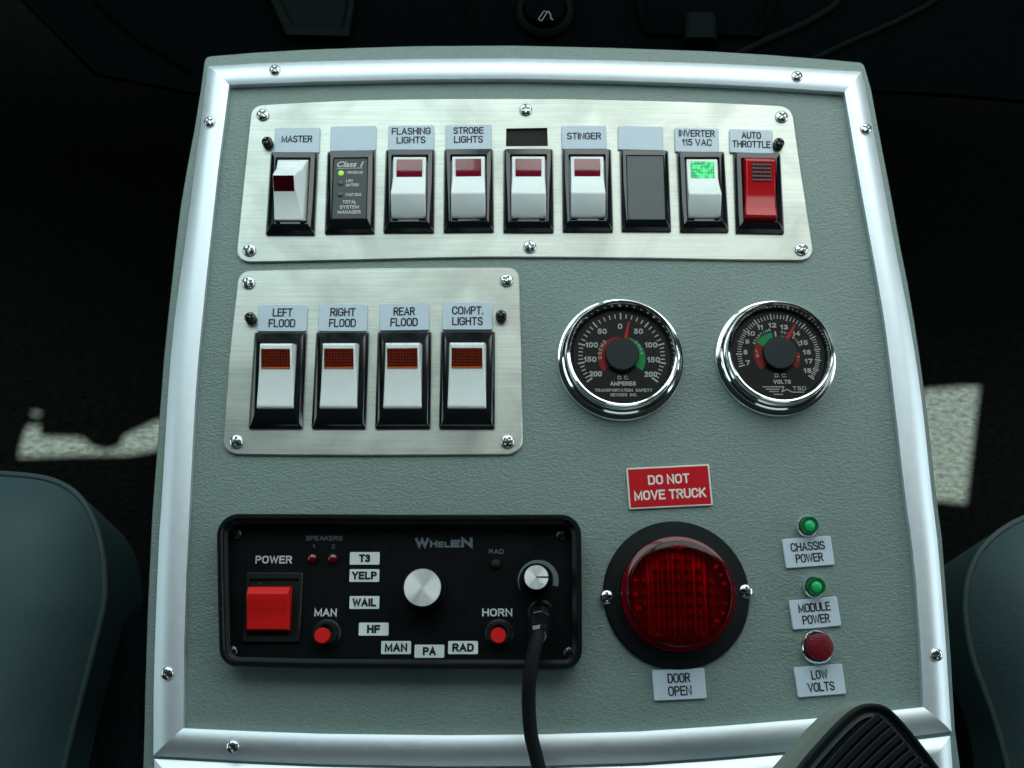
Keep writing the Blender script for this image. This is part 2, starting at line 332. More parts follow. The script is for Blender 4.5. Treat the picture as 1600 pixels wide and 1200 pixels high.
# every capital and figure as centre lines in a box: width, strokes (y up, 0..1)
G = {
 'A': (.66, [[(0, 0), (.33, 1), (.66, 0)], [(.11, .33), (.55, .33)]]),
 'B': (.6, [[(0, .5), (0, 0), (.34, 0)] + _arc(.34, .26, .26, .26, -90, 90) + [(0, .52)], [(0, .5), (0, 1), (.32, 1)] + _arc(.32, .76, .24, .24, 90, -90)]),
 'C': (.6, [_arc(.3, .68, .3, .32, 10, 180) + _arc(.3, .32, .3, .32, 180, 350)]),
 'D': (.6, [[(0, 0), (0, 1), (.26, 1)] + _arc(.26, .66, .34, .34, 90, 0) + _arc(.26, .34, .34, .34, 0, -90) + [(0, 0)]]),
 'E': (.54, [[(.54, 1), (0, 1), (0, 0), (.54, 0)], [(0, .52), (.47, .52)]]),
 'F': (.52, [[(.52, 1), (0, 1), (0, 0)], [(0, .5), (.45, .5)]]),
 'G': (.62, [_arc(.31, .68, .31, .32, 12, 180) + _arc(.31, .32, .31, .32, 180, 360) + [(.62, .46), (.36, .46)]]),
 'H': (.6, [[(0, 0), (0, 1)], [(.6, 0), (.6, 1)], [(0, .52), (.6, .52)]]),
 'I': (.0, [[(0, 0), (0, 1)]]),
 'K': (.6, [[(0, 0), (0, 1)], [(.58, 1), (0, .38)], [(.2, .60), (.6, 0)]]),
 'L': (.5, [[(0, 1), (0, 0), (.5, 0)]]),
 'M': (.74, [[(0, 0), (0, 1), (.37, .12), (.74, 1), (.74, 0)]]),
 'N': (.6, [[(0, 0), (0, 1), (.6, 0), (.6, 1)]]),
 'O': (.62, [_arc(.31, .66, .31, .34, 0, 180) + _arc(.31, .34, .31, .34, 180, 360) + [(.62, .66)]]),
 'P': (.56, [[(0, 0), (0, 1), (.3, 1)] + _arc(.3, .74, .26, .26, 90, -90) + [(0, .48)]]),
 'R': (.58, [[(0, 0), (0, 1), (.32, 1)] + _arc(.32, .75, .25, .25, 90, -90) + [(0, .5)], [(.3, .5), (.58, 0)]]),
 'S': (.56, [_arc(.28, .74, .27, .26, 20, 200) + [(.10, .58), (.46, .44)] + _arc(.28, .27, .28, .27, 20, -160)]),
 'T': (.58, [[(0, 1), (.58, 1)], [(.29, 1), (.29, 0)]]),
 'U': (.6, [[(0, 1), (0, .32)] + _arc(.3, .32, .3, .32, 180, 360) + [(.6, 1)]]),
 'V': (.64, [[(0, 1), (.32, 0), (.64, 1)]]),
 'W': (.92, [[(0, 1), (.23, 0), (.46, .95), (.69, 0), (.92, 1)]]),
 'X': (.6, [[(0, 0), (.6, 1)], [(0, 1), (.6, 0)]]),
 'Y': (.62, [[(0, 1), (.31, .46), (.62, 1)], [(.31, .46), (.31, 0)]]),
 'Z': (.58, [[(0, 1), (.58, 1), (0, 0), (.58, 0)]]),
 '0': (.5, [_arc(.25, .66, .25, .34, 0, 180) + _arc(.25, .34, .25, .34, 180, 360) + [(.5, .66)]]),
 '1': (.22, [[(0, .76), (.2, 1), (.2, 0)]]),
 '2': (.5, [_arc(.25, .74, .24, .26, 165, 0) + [(.44, .56), (0, 0), (.5, 0)]]),
 '3': (.5, [_arc(.24, .755, .22, .245, 155, -90) , _arc(.24, .265, .25, .265, 90, -155)]),
 '4': (.54, [[(.42, 0), (.42, 1), (0, .3), (.54, .3)]]),
 '5': (.5, [[(.45, 1), (.08, 1), (.03, .5)] + _arc(.24, .32, .26, .32, 135, -155)]),
 '6': (.5, [_arc(.25, .70, .24, .30, 25, 180) + [(0, .32)] + _arc(.25, .30, .25, .30, 180, 540)]),
 '7': (.5, [[(0, 1), (.5, 1), (.17, 0)]]),
 '8': (.5, [_arc(.25, .755, .22, .245, -90, 270), _arc(.25, .265, .25, .265, 90, 450)]),
 '9': (.5, [_arc(.25, .70, .25, .30, 0, 360) + [(.5, .66)] + _arc(.25, .30, .25, .30, 0, -155)]),
 '.': (.0, [[(0, 0), (0, .05)]]), ' ': (.22, []),
}
def ribbon(mb, pts, w, z):
    pts = [Vector(p) for p in pts]; q = [pts[0]]
    for p in pts[1:]:
        if (p - q[-1]).length > 1e-7: q.append(p)
    pts = q; n = len(pts)
    if n < 2: return
    closed = (pts[0] - pts[-1]).length < w * 0.05 and n > 4
    L = []
    for i, p in enumerate(pts):
        a = pts[i - 1] if i > 0 else (pts[-2] if closed else None); b = pts[i + 1] if i < n - 1 else (pts[1] if closed else None)
        if a is None: d = (b - p).normalized(); m = Vector((-d.y, d.x)); k = 1; o = -d * w / 2 * 0
        elif b is None: d = (p - a).normalized(); m = Vector((-d.y, d.x)); k = 1
        else:
            d1 = (p - a).normalized(); d2 = (b - p).normalized(); n1 = Vector((-d1.y, d1.x)); n2 = Vector((-d2.y, d2.x)); m = n1 + n2
            if m.length < 0.2: m = n1
            m.normalize(); k = min(2.2, 1 / max(0.3, m.dot(n1)))
        L.append((p + m * k * w / 2, p - m * k * w / 2))
    vs = []
    for a, b in L: vs += [(a.x, a.y, z), (b.x, b.y, z)]
    mb.add(vs, [(2 * i, 2 * i + 1, 2 * i + 3, 2 * i + 2) for i in range(n - 1)])
def face_text(mb, s, cx, cy, z, w, h, bold, shear):
    cu = bpy.data.curves.new('t', 'FONT'); cu.body = s; cu.size = 1; cu.offset = bold; cu.shear = shear
    ob = bpy.data.objects.new('t', cu); C.objects.link(ob); bpy.context.view_layer.update()
    me = ob.to_mesh(); vs = [v.co.copy() for v in me.vertices]; fs = [tuple(p.vertices) for p in me.polygons]
    ob.to_mesh_clear(); bpy.data.objects.remove(ob); bpy.data.curves.remove(cu)
    x0 = min(v.x for v in vs); x1 = max(v.x for v in vs); y0 = min(v.y for v in vs); y1 = max(v.y for v in vs)
    mb.add([(cx + (v.x - (x0 + x1) / 2) * w / (x1 - x0), cy + (v.y - (y0 + y1) / 2) * h / (y1 - y0), z) for v in vs], fs)
def text(mb, s, cx, cy, z, w=None, h=0.003, bold=0.0, rot=0.0, shear=0.0, spacing=1.0, sw=None):
    """lettering centred on (cx, cy): h = full glyph height, w = full width, sw = stroke width as a share of h"""
    sw = (sw if sw else (0.142 + bold * 3.4)) * h
    s = s.upper(); gap = 0.22 + (sw / h - 0.12) * 0.9; x = 0; items = []
    for ch in s:
        gw, st = G[ch]; items.append((x, st)); x += gw + gap * (1.0 if ch != ' ' else 0.5)
    tot = max(x - gap, 1e-3)
    W = w if w else tot * h * 0.95 + sw
    sx = max(W - sw, 0) / tot if tot > 0.01 else 0; sy = h - sw; c, n = cos(rot), sin(rot); k = 0
    for x0, st in items:
        for pl in st:
            out = []
            for px, py in pl:
                X = (x0 + px - tot / 2) * sx; Y = (py - 0.5) * sy; X += shear * Y
                out.append((cx + X * c - Y * n, cy + X * n + Y * c))
            # square ends
            if len(out) > 1 and not ((Vector(out[0]) - Vector(out[-1])).length < sw * 0.05 and len(out) > 4):
                a, b = Vector(out[0]), Vector(out[1]); a = a + (a - b).normalized() * sw / 2; out[0] = tuple(a)
                a, b = Vector(out[-1]), Vector(out[-2]); a = a + (a - b).normalized() * sw / 2; out[-1] = tuple(a)
            ribbon(mb, out, sw, z + 0.000003 * (k % 5)); k += 1

def quad_frame(q, z=0.0):
    p = [P(x, y, z) for x, y in q]; c = (p[0] + p[1] + p[2] + p[3]) / 4
    u = (p[1] - p[0] + p[2] - p[3]) / 2; v = (p[0] - p[3] + p[1] - p[2]) / 2
    return c, atan2(u.y, u.x), u.length, v.length

# ---------------------------------------------------------------- screws
def screw_mesh(name, R, hgt, m, slot=0.30, base=0.0):
    mb = MB(); seg, nr = 48, 12; rings = [[(R * cos(2 * pi * i / seg), R * sin(2 * pi * i / seg), 0) for i in range(seg)]]
    for k in range(nr + 1):
        r = R * (1 - k / (nr + 0.3)) * 1.0
        ring_ = []
        for i in range(seg):
            a = 2 * pi * i / seg; x, y = r * cos(a), r * sin(a)
            z = base + hgt * (0.35 + 0.65 * sqrt(max(0, 1 - (r / R) ** 2)))
            d = min(abs(x), abs(y)); q = max(abs(x), abs(y))
            if q < 0.60 * R and d < slot * R * 0.5: z -= hgt * 0.75 * min(1, (1 - q / (0.62 * R)) * 3 + 0.3)
            ring_.append((x, y, z))
        rings.append(ring_)
    mb.loft(rings, False, True)
    me = mb.mesh(name, m, True)
    return me
SCREW = screw_mesh('pan_head_screw', 0.0034, 0.0021, M['screw'])
SCREW_S = screw_mesh('pan_head_screw_small', 0.0030, 0.0019, M['screw'])
SCREW_D = screw_mesh('dark_screw', 0.0028, 0.0018, mat('dark_screw_metal', (0.10, 0.11, 0.115), 0.3, 1.0))
FAST = screw_mesh('black_fastener', 0.0028, 0.0016, M['black_gloss'], slot=0.35, base=0.0030)
def put_screw(me, parent, x, y, z, name='screw', tilt=None):
    o = bpy.data.objects.new(name, me); link(o, parent); o.location = (x, y, z)
    o.rotation_euler = ((tilt or (0, 0))[0], (tilt or (0, 0))[1], random.uniform(0, pi / 2)); return o

# ---------------------------------------------------------------- floor, and the added roof sheet that masks the sun
ZF = -0.40
mb = MB()
n = 2
mb.add([(-1.6, -1.6, ZF), (1.6, -1.6, ZF), (1.6, 1.6, ZF), (-1.6, 1.6, ZF)], [(0, 1, 2, 3)])
fl = mb.build('floor', M['carpet'], smooth=False); fl['kind'] = 'structure'
# floor sun patches, cut as holes into an unseen roof sheet added as mask
patches = [
    [(1436, 608), (1531, 600), (1509, 786), (1462, 781), (1450, 778)],
    [(63, 663), (63, 680), (128, 682), (146, 697), (168, 702), (188, 696), (194, 680), (236, 660), (262, 650), (262, 700), (200, 710), (120, 711), (30, 714), (34, 690), (44, 663)],
    [(50, 640), (64, 642), (64, 650), (50, 648)],
]
ZR = 0.90
def to_roof(px, py):
    p = P(px, py, ZF); t = (ZR - ZF) / SUN_DIR.z; q = p + SUN_DIR * t; return Vector((q.x, q.y))
outer = [Vector(p) for p in ((-3, -3), (3, -3), (3, 3), (-3, 3))]
holes = [[to_roof(*p) for p in pt] for pt in patches]
mb = MB(); holed(mb, outer, holes, ZR); holed(mb, outer, holes, ZR + 0.004)
for l in [outer] + holes:
    k = len(l)
    for i in range(k):
        a, b = l[i], l[(i + 1) % k]
        mb.add([(a.x, a.y, ZR), (b.x, b.y, ZR), (b.x, b.y, ZR + 0.004), (a.x, a.y, ZR + 0.004)], [(0, 1, 2, 3)])
rf = mb.build('roof_sun_mask', M['cab'], smooth=False); rf['kind'] = 'structure'

# ---------------------------------------------------------------- dashboard in the dark ahead
ZD = -0.10
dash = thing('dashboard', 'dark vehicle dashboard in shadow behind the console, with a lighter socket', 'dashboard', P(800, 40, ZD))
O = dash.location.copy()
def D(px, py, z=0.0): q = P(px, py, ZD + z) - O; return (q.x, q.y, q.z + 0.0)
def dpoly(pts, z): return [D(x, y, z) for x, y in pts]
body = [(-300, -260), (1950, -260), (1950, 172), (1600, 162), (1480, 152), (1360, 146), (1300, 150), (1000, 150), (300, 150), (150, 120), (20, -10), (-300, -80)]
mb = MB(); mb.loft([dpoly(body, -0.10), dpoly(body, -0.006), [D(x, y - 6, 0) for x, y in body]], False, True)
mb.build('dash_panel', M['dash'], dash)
mb = MB()
for pl in ([(150, 0), (215, 60), (300, 110)], ):
    mb.tube([D(x, y, 0.001) for x, y in pl], 0.0018, 8)
mb.build('dash_seam', M['dash'], dash)
mb = MB(); mb.loft([dpoly([(400, -40), (425, 10), (445, 58), (548, 60), (556, 10), (560, -40)], -0.001),
                    dpoly([(404, -40), (428, 10), (448, 54), (544, 56), (552, 10), (556, -40)], 0.006),
                    dpoly([(418, -40), (440, 10), (456, 42), (538, 44), (544, 10), (548, -40)], 0.006),
                    dpoly([(424, -40), (446, 10), (460, 36), (534, 38), (540, 10), (544, -40)], 0.001)], False, True)
mb.build('vent_frame', M['dash_light'], dash)
mb = MB(); mb.tube([D(728, -30, 0.0005), D(728, 20, 0.0005), D(729, 75, 0.0005)], 0.0007, 8); mb.build('dash_seam', M['dash'], dash)
# sweeping edge lines to the right
mb = MB(); mb.tube([D(x, y, 0.001) for x, y in ((1145, 88), (1200, 62), (1260, 36), (1300, 12), (1325, -20))], 0.0022, 8); mb.build('trim_strip', M['dash_light'], dash)
mb = MB(); mb.tube([D(x, y, 0.001) for x, y in ((1270, 92), (1340, 60), (1400, 34), (1450, 8), (1490, -20))], 0.0018, 8); mb.build('trim_strip', M['dash_light'], dash)
# lighter socket with printed cigarette mark
mb = MB(); c = D(851, 22, 0.0)
mb.lathe([(0.0185, 0.0), (0.0185, 0.004), (0.0165, 0.006), (0.0145, 0.006), (0.0142, 0.003)], 48, c, False, False)
ls = mb.build('lighter_socket', M['dash_light'], dash)
mb = MB(); mb.lathe([(0.0140, 0.0), (0.0140, 0.010), (0.0130, 0.0112), (0.004, 0.0116)], 48, c, False, True)
mb.build('lighter_knob', M['dash'], ls)
mb = MB()
def stroke(mb, pts, w, z):
    for (x0, y0), (x1, y1) in zip(pts, pts[1:]):
        a = Vector(D(x0, y0, z)); b = Vector(D(x1, y1, z)); d = (b - a).normalized(); nn = Vector((-d.y, d.x, 0)) * w / 2
        mb.add([a - nn, b - nn, b + nn, a + nn], [(0, 1, 2, 3)])
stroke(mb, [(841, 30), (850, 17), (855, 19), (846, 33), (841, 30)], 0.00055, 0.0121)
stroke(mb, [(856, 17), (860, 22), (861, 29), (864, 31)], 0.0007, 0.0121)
mb.build('lighter_mark', M['shaded_grey_ink'], ls)
# ashtray recess with pull tab
mb = MB(); a = [(990, -40), (996, 20), (1010, 52), (1190, 56), (1212, 10), (1222, -40)]
mb.loft([dpoly(a, -0.001), dpoly(a, 0.003), dpoly([(1002, -40), (1008, 18), (1020, 44), (1182, 47), (1200, 8), (1208, -40)], 0.003),
         dpoly([(1006, -40), (1012, 16), (1023, 40), (1179, 43), (1196, 6), (1204, -40)], 0.0006)], False, True)
ar = mb.build('ashtray', M['dash'], dash)
mb = MB(); a = [(1070, 62), (1072, 24), (1078, 18), (1112, 18), (1118, 24), (1120, 62)]
mb.loft([dpoly(a, 0.0), dpoly(a, 0.012), dpoly([(1076, 58), (1077, 27), (1081, 23), (1110, 23), (1113, 27), (1114, 58)], 0.014)], False, True)
mb.build('pull_tab', M['dash_light'], ar)

# ---------------------------------------------------------------- seats
def seat(label, outline, zs, skirt, rise, side):
    z0 = zs; poly = [P(x, y, z0) for x, y in outline]; poly = [Vector((p.x, p.y)) for p in poly]
    # smooth the outline (Chaikin)
    def chaikin(pl, it=2):
        for _ in range(it):
            q = []
            for i in range(len(pl)):
                a, b = pl[i], pl[(i + 1) % len(pl)]; q += [a * 0.75 + b * 0.25, a * 0.25 + b * 0.75]
            pl = q
        return pl
    poly = chaikin(poly); cen = Vector((sum(p.x for p in poly) / len(poly), sum(p.y for p in poly) / len(poly)))
    t = thing('seat', label, 'seat', (cen.x, cen.y, z0 - 0.15))
    zl = 0.15
    rings = []
    for k, zz in ((0.86, -0.10), (0.97, -0.03), (1.0, 0.0)): rings.append([((p.x - cen.x) * k, (p.y - cen.y) * k, zl + zz) for p in poly])
    for j in range(1, 15):
        s = j / 15; k = 1 - s ** 1.0
        # dome: rises fast near the seam and flattens
        zz = rise * (1 - (1 - s) ** 3)
        rings.append([((p.x - cen.x) * k, (p.y - cen.y) * k, zl + zz) for p in poly])
    mb = MB(); mb.loft(rings, False, True); mb.build('cushion', M['seat'], t)
    mb = MB(); pts = [(p.x - cen.x, p.y - cen.y, zl + 0.001) for p in poly]; mb.tube(pts + pts[:2], 0.0020, 10, False); mb.build('piping', M['piping'], t)
    sk = chaikin([Vector(P(x, y, z0 - 0.05)[:2]) for x, y in skirt])
    mb = MB(); r = []
    cs = Vector((sum(p.x for p in sk) / len(sk), sum(p.y for p in sk) / len(sk)))
    for k, zz in ((1.0, -0.15), (1.0, -0.075), (0.985, -0.06), (0.94, -0.052), (0.5, -0.05)):
        r.append([(cs.x + (p.x - cs.x) * k - cen.x, cs.y + (p.y - cs.y) * k - cen.y, zl + zz) for p in sk])
    mb.loft(r, False, True); mb.build('seat_base', M['seat_cloth'], t)
    return t
seat('left slate grey seat with a piped edge, beside the siren side of the console',
     [(-620, 760), (-300, 742), (-60, 739), (20, 741), (80, 748), (122, 770), (149, 812), (163, 870), (166, 935), (154, 985), (139, 1045), (122, 1110), (104, 1180), (80, 1300), (40, 1560), (-620, 1560)], -0.16,
     [(-600, 800), (60, 800), (160, 930), (190, 950), (216, 985), (228, 1060), (226, 1180), (210, 1600), (-600, 1600)], 0.035, -1)
seat('right slate grey seat with a piped edge, beside the indicator lamp side of the console',
     [(2260, 780), (1900, 768), (1700, 780), (1625, 799), (1575, 820), (1537, 850), (1514, 890), (1506, 940), (1510, 985), (1519, 1030), (1536, 1075), (1556, 1130), (1580, 1220), (1620, 1560), (2260, 1560)], -0.16,
     [(2200, 850), (1600, 860), (1520, 1010), (1498, 1030), (1496, 1080), (1512, 1140), (1540, 1240), (1560, 1600), (2200, 1600)], 0.035, 1)

# ---------------------------------------------------------------- the console: board, folded lower board, aluminium trim
con = thing('console', 'grey green grained console with satin aluminium corner trim, between the two seats', 'console')
LO = [(88, 319), (140, 313), (200, 303.5), (260, 292), (320, 282), (380, 274.5), (440, 268), (500, 261.5), (560, 255.5), (620, 251), (680, 246.5), (740, 242), (800, 237.5), (840, 235.5), (900, 232.6), (960, 230), (1020, 228), (1080, 226), (1140, 225), (1200, 223)]
RO = [(97, 1351), (140, 1362), (200, 1373), (260, 1384.5), (320, 1396), (380, 1406.5), (440, 1418.5), (500, 1429), (560, 1438), (620, 1446), (680, 1453.5), (740, 1460), (800, 1467), (840, 1472.5), (900, 1477), (960, 1481.5), (1020, 1486), (1080, 1489.5), (1140, 1493), (1200, 1501)]
TO = [(320, 87.5), (400, 81), (480, 76.5), (565, 73.5), (650, 71), (800, 70), (950, 73.5), (1100, 78.5), (1200, 84.5), (1300, 92.5), (1350, 97)]
def V2(px, py, z=0): q = P(px, py, z); return Vector((q.x, q.y))
board = [V2(x, y) for x, y in TO] + [V2(x, y) for y, x in RO[1:]] + [V2(1505, 1260), V2(221, 1260)] + [V2(x, y) for y, x in LO[1:]][::-1]
rad = [0.0] * len(board); rad[0] = 0.0035; rad[len(TO) - 1] = 0.0035
board = fillet(board, rad, 5)
mb = MB(); i1 = inset(board, 0.0006)
mb.loft([ring(board, -0.022), ring(board, -0.0008), ring(i1, 0.0)], True, True); mb.build('panel_board', M['laminate'], con)
bd = inset(board, 0.012)
mb = MB(); mb.loft([ring(bd, -0.39), ring(bd, -0.0222)], False, False); mb.build('console_body', M['laminate'], con)

def resample(pl, n):
    pl = [Vector(p) for p in pl]; L = [0]
    for a, b in zip(pl, pl[1:]): L.append(L[-1] + (b - a).length)
    out = []
    for i in range(n):
        s = L[-1] * i / (n - 1); k = 0
        while k < len(L) - 2 and L[k + 1] < s: k += 1
        t = (s - L[k]) / (L[k + 1] - L[k]); out.append(pl[k].lerp(pl[k + 1], t))
    return out
RAIL_T = [(0.0, 0.0), (0.0, 0.0010)] + [(t, 0.0011 + 0.0036 * sin(pi * (0.04 + 0.73 * t)) ** 0.9) for t in [i / 12 for i in range(0, 13)]] + [(1.0, 0.0)]
def rail(outer, inner, name='trim_rail', label=None, hs=1.0, z0=0.0):
    n = 40; a = resample([P(x, y, 0.002) for x, y in outer], n); b = resample([P(x, y, 0.003) for x, y in inner], n)
    rows = []
    for p, q in zip(a, b): rows.append([(p.x + (q.x - p.x) * t, p.y + (q.y - p.y) * t, z0 + 0.0002 + z * hs) for t, z in RAIL_T])
    mb = MB(); mb.loft(rows, False, False, closed=False)
    mb.f.append(tuple(range(len(RAIL_T)))); k = (n - 1) * len(RAIL_T); mb.f.append(tuple(k + i for i in range(len(RAIL_T))))
    return mb.build(name, M['rail'], con, label=label)
lo = [(324.5, 103.5), (320, 140), (313, 200), (304.5, 260), (297, 320), (289, 380), (280.5, 440), (272.5, 500), (266.5, 560), (262, 620), (258.5, 680), (255, 740), (251.5, 800), (248.5, 840), (245.8, 900), (243.5, 960), (241.5, 1020), (240, 1080), (239.5, 1181)]
li = [(358.5, 133.5), (350, 200), (342, 260), (335.5, 320), (329, 380), (322.5, 440), (316.5, 500), (310.5, 560), (306, 620), (302.5, 680), (299.5, 740), (296.5, 800), (295, 840), (291.8, 900), (289.9, 960), (288.5, 1020), (287.6, 1080), (287, 1138)]
ro = [(1347, 112), (1353, 140), (1364, 200), (1375.5, 260), (1386.5, 320), (1397.5, 380), (1409.5, 440), (1421, 500), (1431, 560), (1439.5, 620), (1446.5, 680), (1452.5, 740), (1459.5, 800), (1464.5, 840), (1470, 900), (1474.6, 960), (1479, 1020), (1482.5, 1080), (1487, 1143)]
ri = [(1319, 145), (1328.5, 200), (1338.5, 260), (1349, 320), (1360, 380), (1371, 440), (1381, 500), (1389, 560), (1396, 620), (1403, 680), (1409.5, 740), (1417, 800), (1423, 840), (1429.5, 900), (1434, 960), (1438, 1020), (1441, 1080), (1442, 1105)]
to = [(324.5, 103.5), (400, 99), (500, 95.5), (650, 92), (800, 91), (950, 94), (1100, 98.5), (1200, 103), (1347, 112)]
ti = [(358.5, 133.5), (500, 128.5), (650, 125), (800, 124), (950, 127), (1100, 132), (1200, 137), (1319, 145)]
bi = [(287, 1138), (400, 1143), (500, 1146.5), (700, 1149), (850, 1147.5), (1000, 1143), (1120, 1135), (1283, 1122), (1442, 1105)]
bo = [(239.5, 1181), (400, 1190), (500, 1194), (700, 1197.5), (850, 1196.5), (1000, 1192), (1120, 1184), (1233, 1174), (1487, 1143)]
r_l = rail(lo, li); r_r = rail(ro, ri); r_t = rail(to, ti); r_b = rail(bo, bi)
# the lower frame that carries on below the joint
lb_o = [(241, 1186), (400, 1194.5), (500, 1198.5), (700, 1202), (850, 1201), (1000, 1197), (1120, 1189), (1233, 1179), (1485, 1150)]
lb_i = [(285, 1228), (400, 1237), (500, 1241), (700, 1244), (850, 1243), (1000, 1239), (1120, 1231), (1283, 1216), (1447, 1192)]
rail(lb_o, lb_i); rail([(241, 1186), (238, 1400)], [(285, 1228), (284, 1400)]); rail([(1485, 1150), (1502, 1400)], [(1447, 1192), (1458, 1400)])
for r_, pts in ((r_l, [(327, 189), (260.5, 1052)]), (r_r, [(1353.5, 200), (1464, 1023)]), (r_t, [(429, 108), (1246, 118)]), (r_b, [(363, 1167)])):
    for x, y in pts:
        p = P(x, y, 0.006); put_screw(SCREW_S, r_, p.x, p.y, 0.0046)

# ---------------------------------------------------------------- stainless switch plates
def plate(label, outline, radii, holes_px, screws, fasts, thick=0.0016):
    pl = fillet([V2(x, y) for x, y in outline], radii, 7)
    c = V2(sum(p[0] for p in outline) / len(outline), sum(p[1] for p in outline) / len(outline))
    t = thing('switch_plate', label, 'switch plate', (c.x, c.y, 0), 0, 'stainless switch plates')
    mb = MB(); i1 = inset(pl, 0.0005)
    hs = [[V2(x, y) for x, y in h] for h in holes_px]
    sh = lambda l: [p - c for p in l]
    mb.loft([ring(sh(pl), 0.0001), ring(sh(pl), thick - 0.0004), ring(sh(i1), thick)], False, False)
    holed(mb, sh(i1), [sh(h) for h in hs], thick)
    for h in hs:
        h = sh(h); mb.loft([ring(h, thick), ring(h, 0.0001)], False, False)
    mb.build('plate', M['steel'], t)
    for h in hs:
        h = sh(h); mb = MB(); mb.loft([ring(inset(h, -0.0001), 0.0003)], False, True); mb.build('window_backing', M['pit'], t)
    for x, y in screws: p = P(x, y, thick); put_screw(SCREW, t, p.x - c.x, p.y - c.y, thick - 0.0001)
    for x, y in fasts:
        p = P(x, y, 0.003); o = put_screw(FAST, t, p.x - c.x, p.y - c.y, thick, 'black_fastener')
    return t
TH = 0.0016
plate('wide brushed stainless plate carrying the upper row of nine switches',
      [(394, 166.5), (480, 161.5), (560, 158), (660, 156.3), (760, 155.8), (880, 156), (1000, 158.5), (1120, 162), (1236.5, 168), (1249, 256.7), (1272, 409.5), (1120, 407.5), (1000, 405.3), (880, 404), (760, 403.7), (660, 405.5), (560, 408), (470, 410), (369, 412), (381, 290)],
      [0.0065, 0, 0, 0, 0, 0, 0, 0, 0.0075, 0, 0.0075, 0, 0, 0, 0, 0, 0, 0, 0.0075, 0],
      [[(791, 203), (855, 202), (856, 230.5), (790.5, 231)]],
      [(411, 180), (821.5, 172), (1221, 183), (390, 391), (828, 386), (1252, 390)], [(418.5, 224), (1216, 226)])
plate('smaller brushed stainless plate carrying the four flood and compartment switches',
      [(374, 424.5), (480, 421.5), (590, 419.7), (700, 418.7), (811.5, 419), (814.5, 560), (817, 711), (700, 712), (577, 712.7), (460, 712.3), (349, 711), (359, 560)],
      [0.006, 0, 0, 0, 0.006, 0, 0.0075, 0, 0, 0, 0.0075, 0], [],
      [(388.5, 442), (791.5, 438.5), (369.5, 690), (793, 690)], [(392, 498), (783, 494.5)])

# ---------------------------------------------------------------- engraved name plates
def tag_plate(label, q, lines, cap=0.0040, widths=None, z=TH, th=0.0013, group='engraved switch labels', off=0.0, bold=0.0, gap=1.32, face='tag', ink='ink', border=None):
    c, rot, w, h = quad_frame(q, z); t = thing('name_plate', label, 'label', (c.x, c.y, z), rot, group)
    mb = MB(); mb.loft([rrect(w, h, 0.0008, 0.0001), rrect(w, h, 0.0008, th - 0.0003), rrect(w - 0.0005, h - 0.0005, 0.0006, th)], False, True)
    mb.build('plate', M['red_white_core'] if border else M[face], t)
    if border:
        mb = MB(); mb.loft([rrect(w - 2 * border, h - 2 * border, 0.0002, th + 0.00002), rrect(w - 2 * border, h - 2 * border, 0.0002, th + 0.00012)], False, True); mb.build('red_face', M[face], t)
    if lines:
        mb = MB(); n = len(lines)
        for i, s in enumerate(lines):
            y = off + (n - 1) / 2 * cap * gap - i * cap * gap
            text(mb, s, 0, y, th + 0.00018, widths[i] * w if widths else None, cap, bold)
        mb.build('lettering', M[ink], t, smooth=False)
    return t
tag_plate('pale plate engraved MASTER above the leftmost upper switch', [(431, 201), (501, 201), (499, 240), (428, 241)], ['MASTER'], 0.0039, [0.68], off=0.0006)
tag_plate('blank pale plate above the system manager module', [(518, 199), (588, 198), (588, 237), (516, 238)], [])
tag_plate('pale plate engraved FLASHING LIGHTS', [(608, 198), (678, 197), (679, 236), (606, 237)], ['FLASHING', 'LIGHTS'], 0.0039, [0.85, 0.63], off=0.0012)
tag_plate('pale plate engraved STROBE LIGHTS', [(697, 197), (767, 196), (769, 235), (696, 236)], ['STROBE', 'LIGHTS'], 0.0039, [0.66, 0.63], off=0.0012)
tag_plate('pale plate engraved STINGER', [(877, 198), (946.5, 198), (948, 234.5), (877.6, 235)], ['STINGER'], 0.0039, [0.76], off=0.0007)
tag_plate('blank pale plate above the grey filler panel', [(965, 198), (1034.5, 199.5), (1037, 237), (966, 235.6)], [])
tag_plate('pale plate engraved INVERTER 115 VAC', [(1052, 201), (1121, 202.5), (1124, 240), (1056, 239)], ['INVERTER', '115 VAC'], 0.0039, [0.82, 0.68], off=0.0012)
tag_plate('pale plate engraved AUTO THROTTLE', [(1137.7, 203), (1204, 205), (1210, 242), (1141, 240)], ['AUTO', 'THROTTLE'], 0.0039, [0.45, 0.88], off=0.0008)
tag_plate('pale plate engraved LEFT FLOOD', [(404.5, 477), (481, 477), (480, 519), (402.6, 519)], ['LEFT', 'FLOOD'], 0.0043, [0.40, 0.54])
tag_plate('pale plate engraved RIGHT FLOOD', [(499.4, 476), (574.8, 476), (573.6, 519), (497, 519)], ['RIGHT', 'FLOOD'], 0.0043, [0.52, 0.55])
tag_plate('pale plate engraved REAR FLOOD', [(594, 475.5), (671, 474.5), (670.4, 517), (592.7, 518)], ['REAR', 'FLOOD'], 0.0043, [0.43, 0.55])
tag_plate('pale plate engraved COMPT. LIGHTS', [(692, 473), (769.8, 473), (769.8, 516.5), (691.4, 516.5)], ['COMPT.', 'LIGHTS'], 0.0043, [0.62, 0.61])
tag_plate('pale plate engraved DOOR OPEN below the round red light', [(1019.7, 1047), (1101, 1043.7), (1102, 1091), (1020, 1095.5)], ['DOOR', 'OPEN'], 0.0043, [0.43, 0.45], z=0, group='engraved lamp labels', th=0.0015)
tag_plate('pale plate engraved CHASSIS POWER', [(1222, 843), (1298, 837.6), (1301.5, 882.7), (1226, 889)], ['CHASSIS', 'POWER'], 0.0041, [0.70, 0.56], z=0, group='engraved lamp labels', th=0.0015)
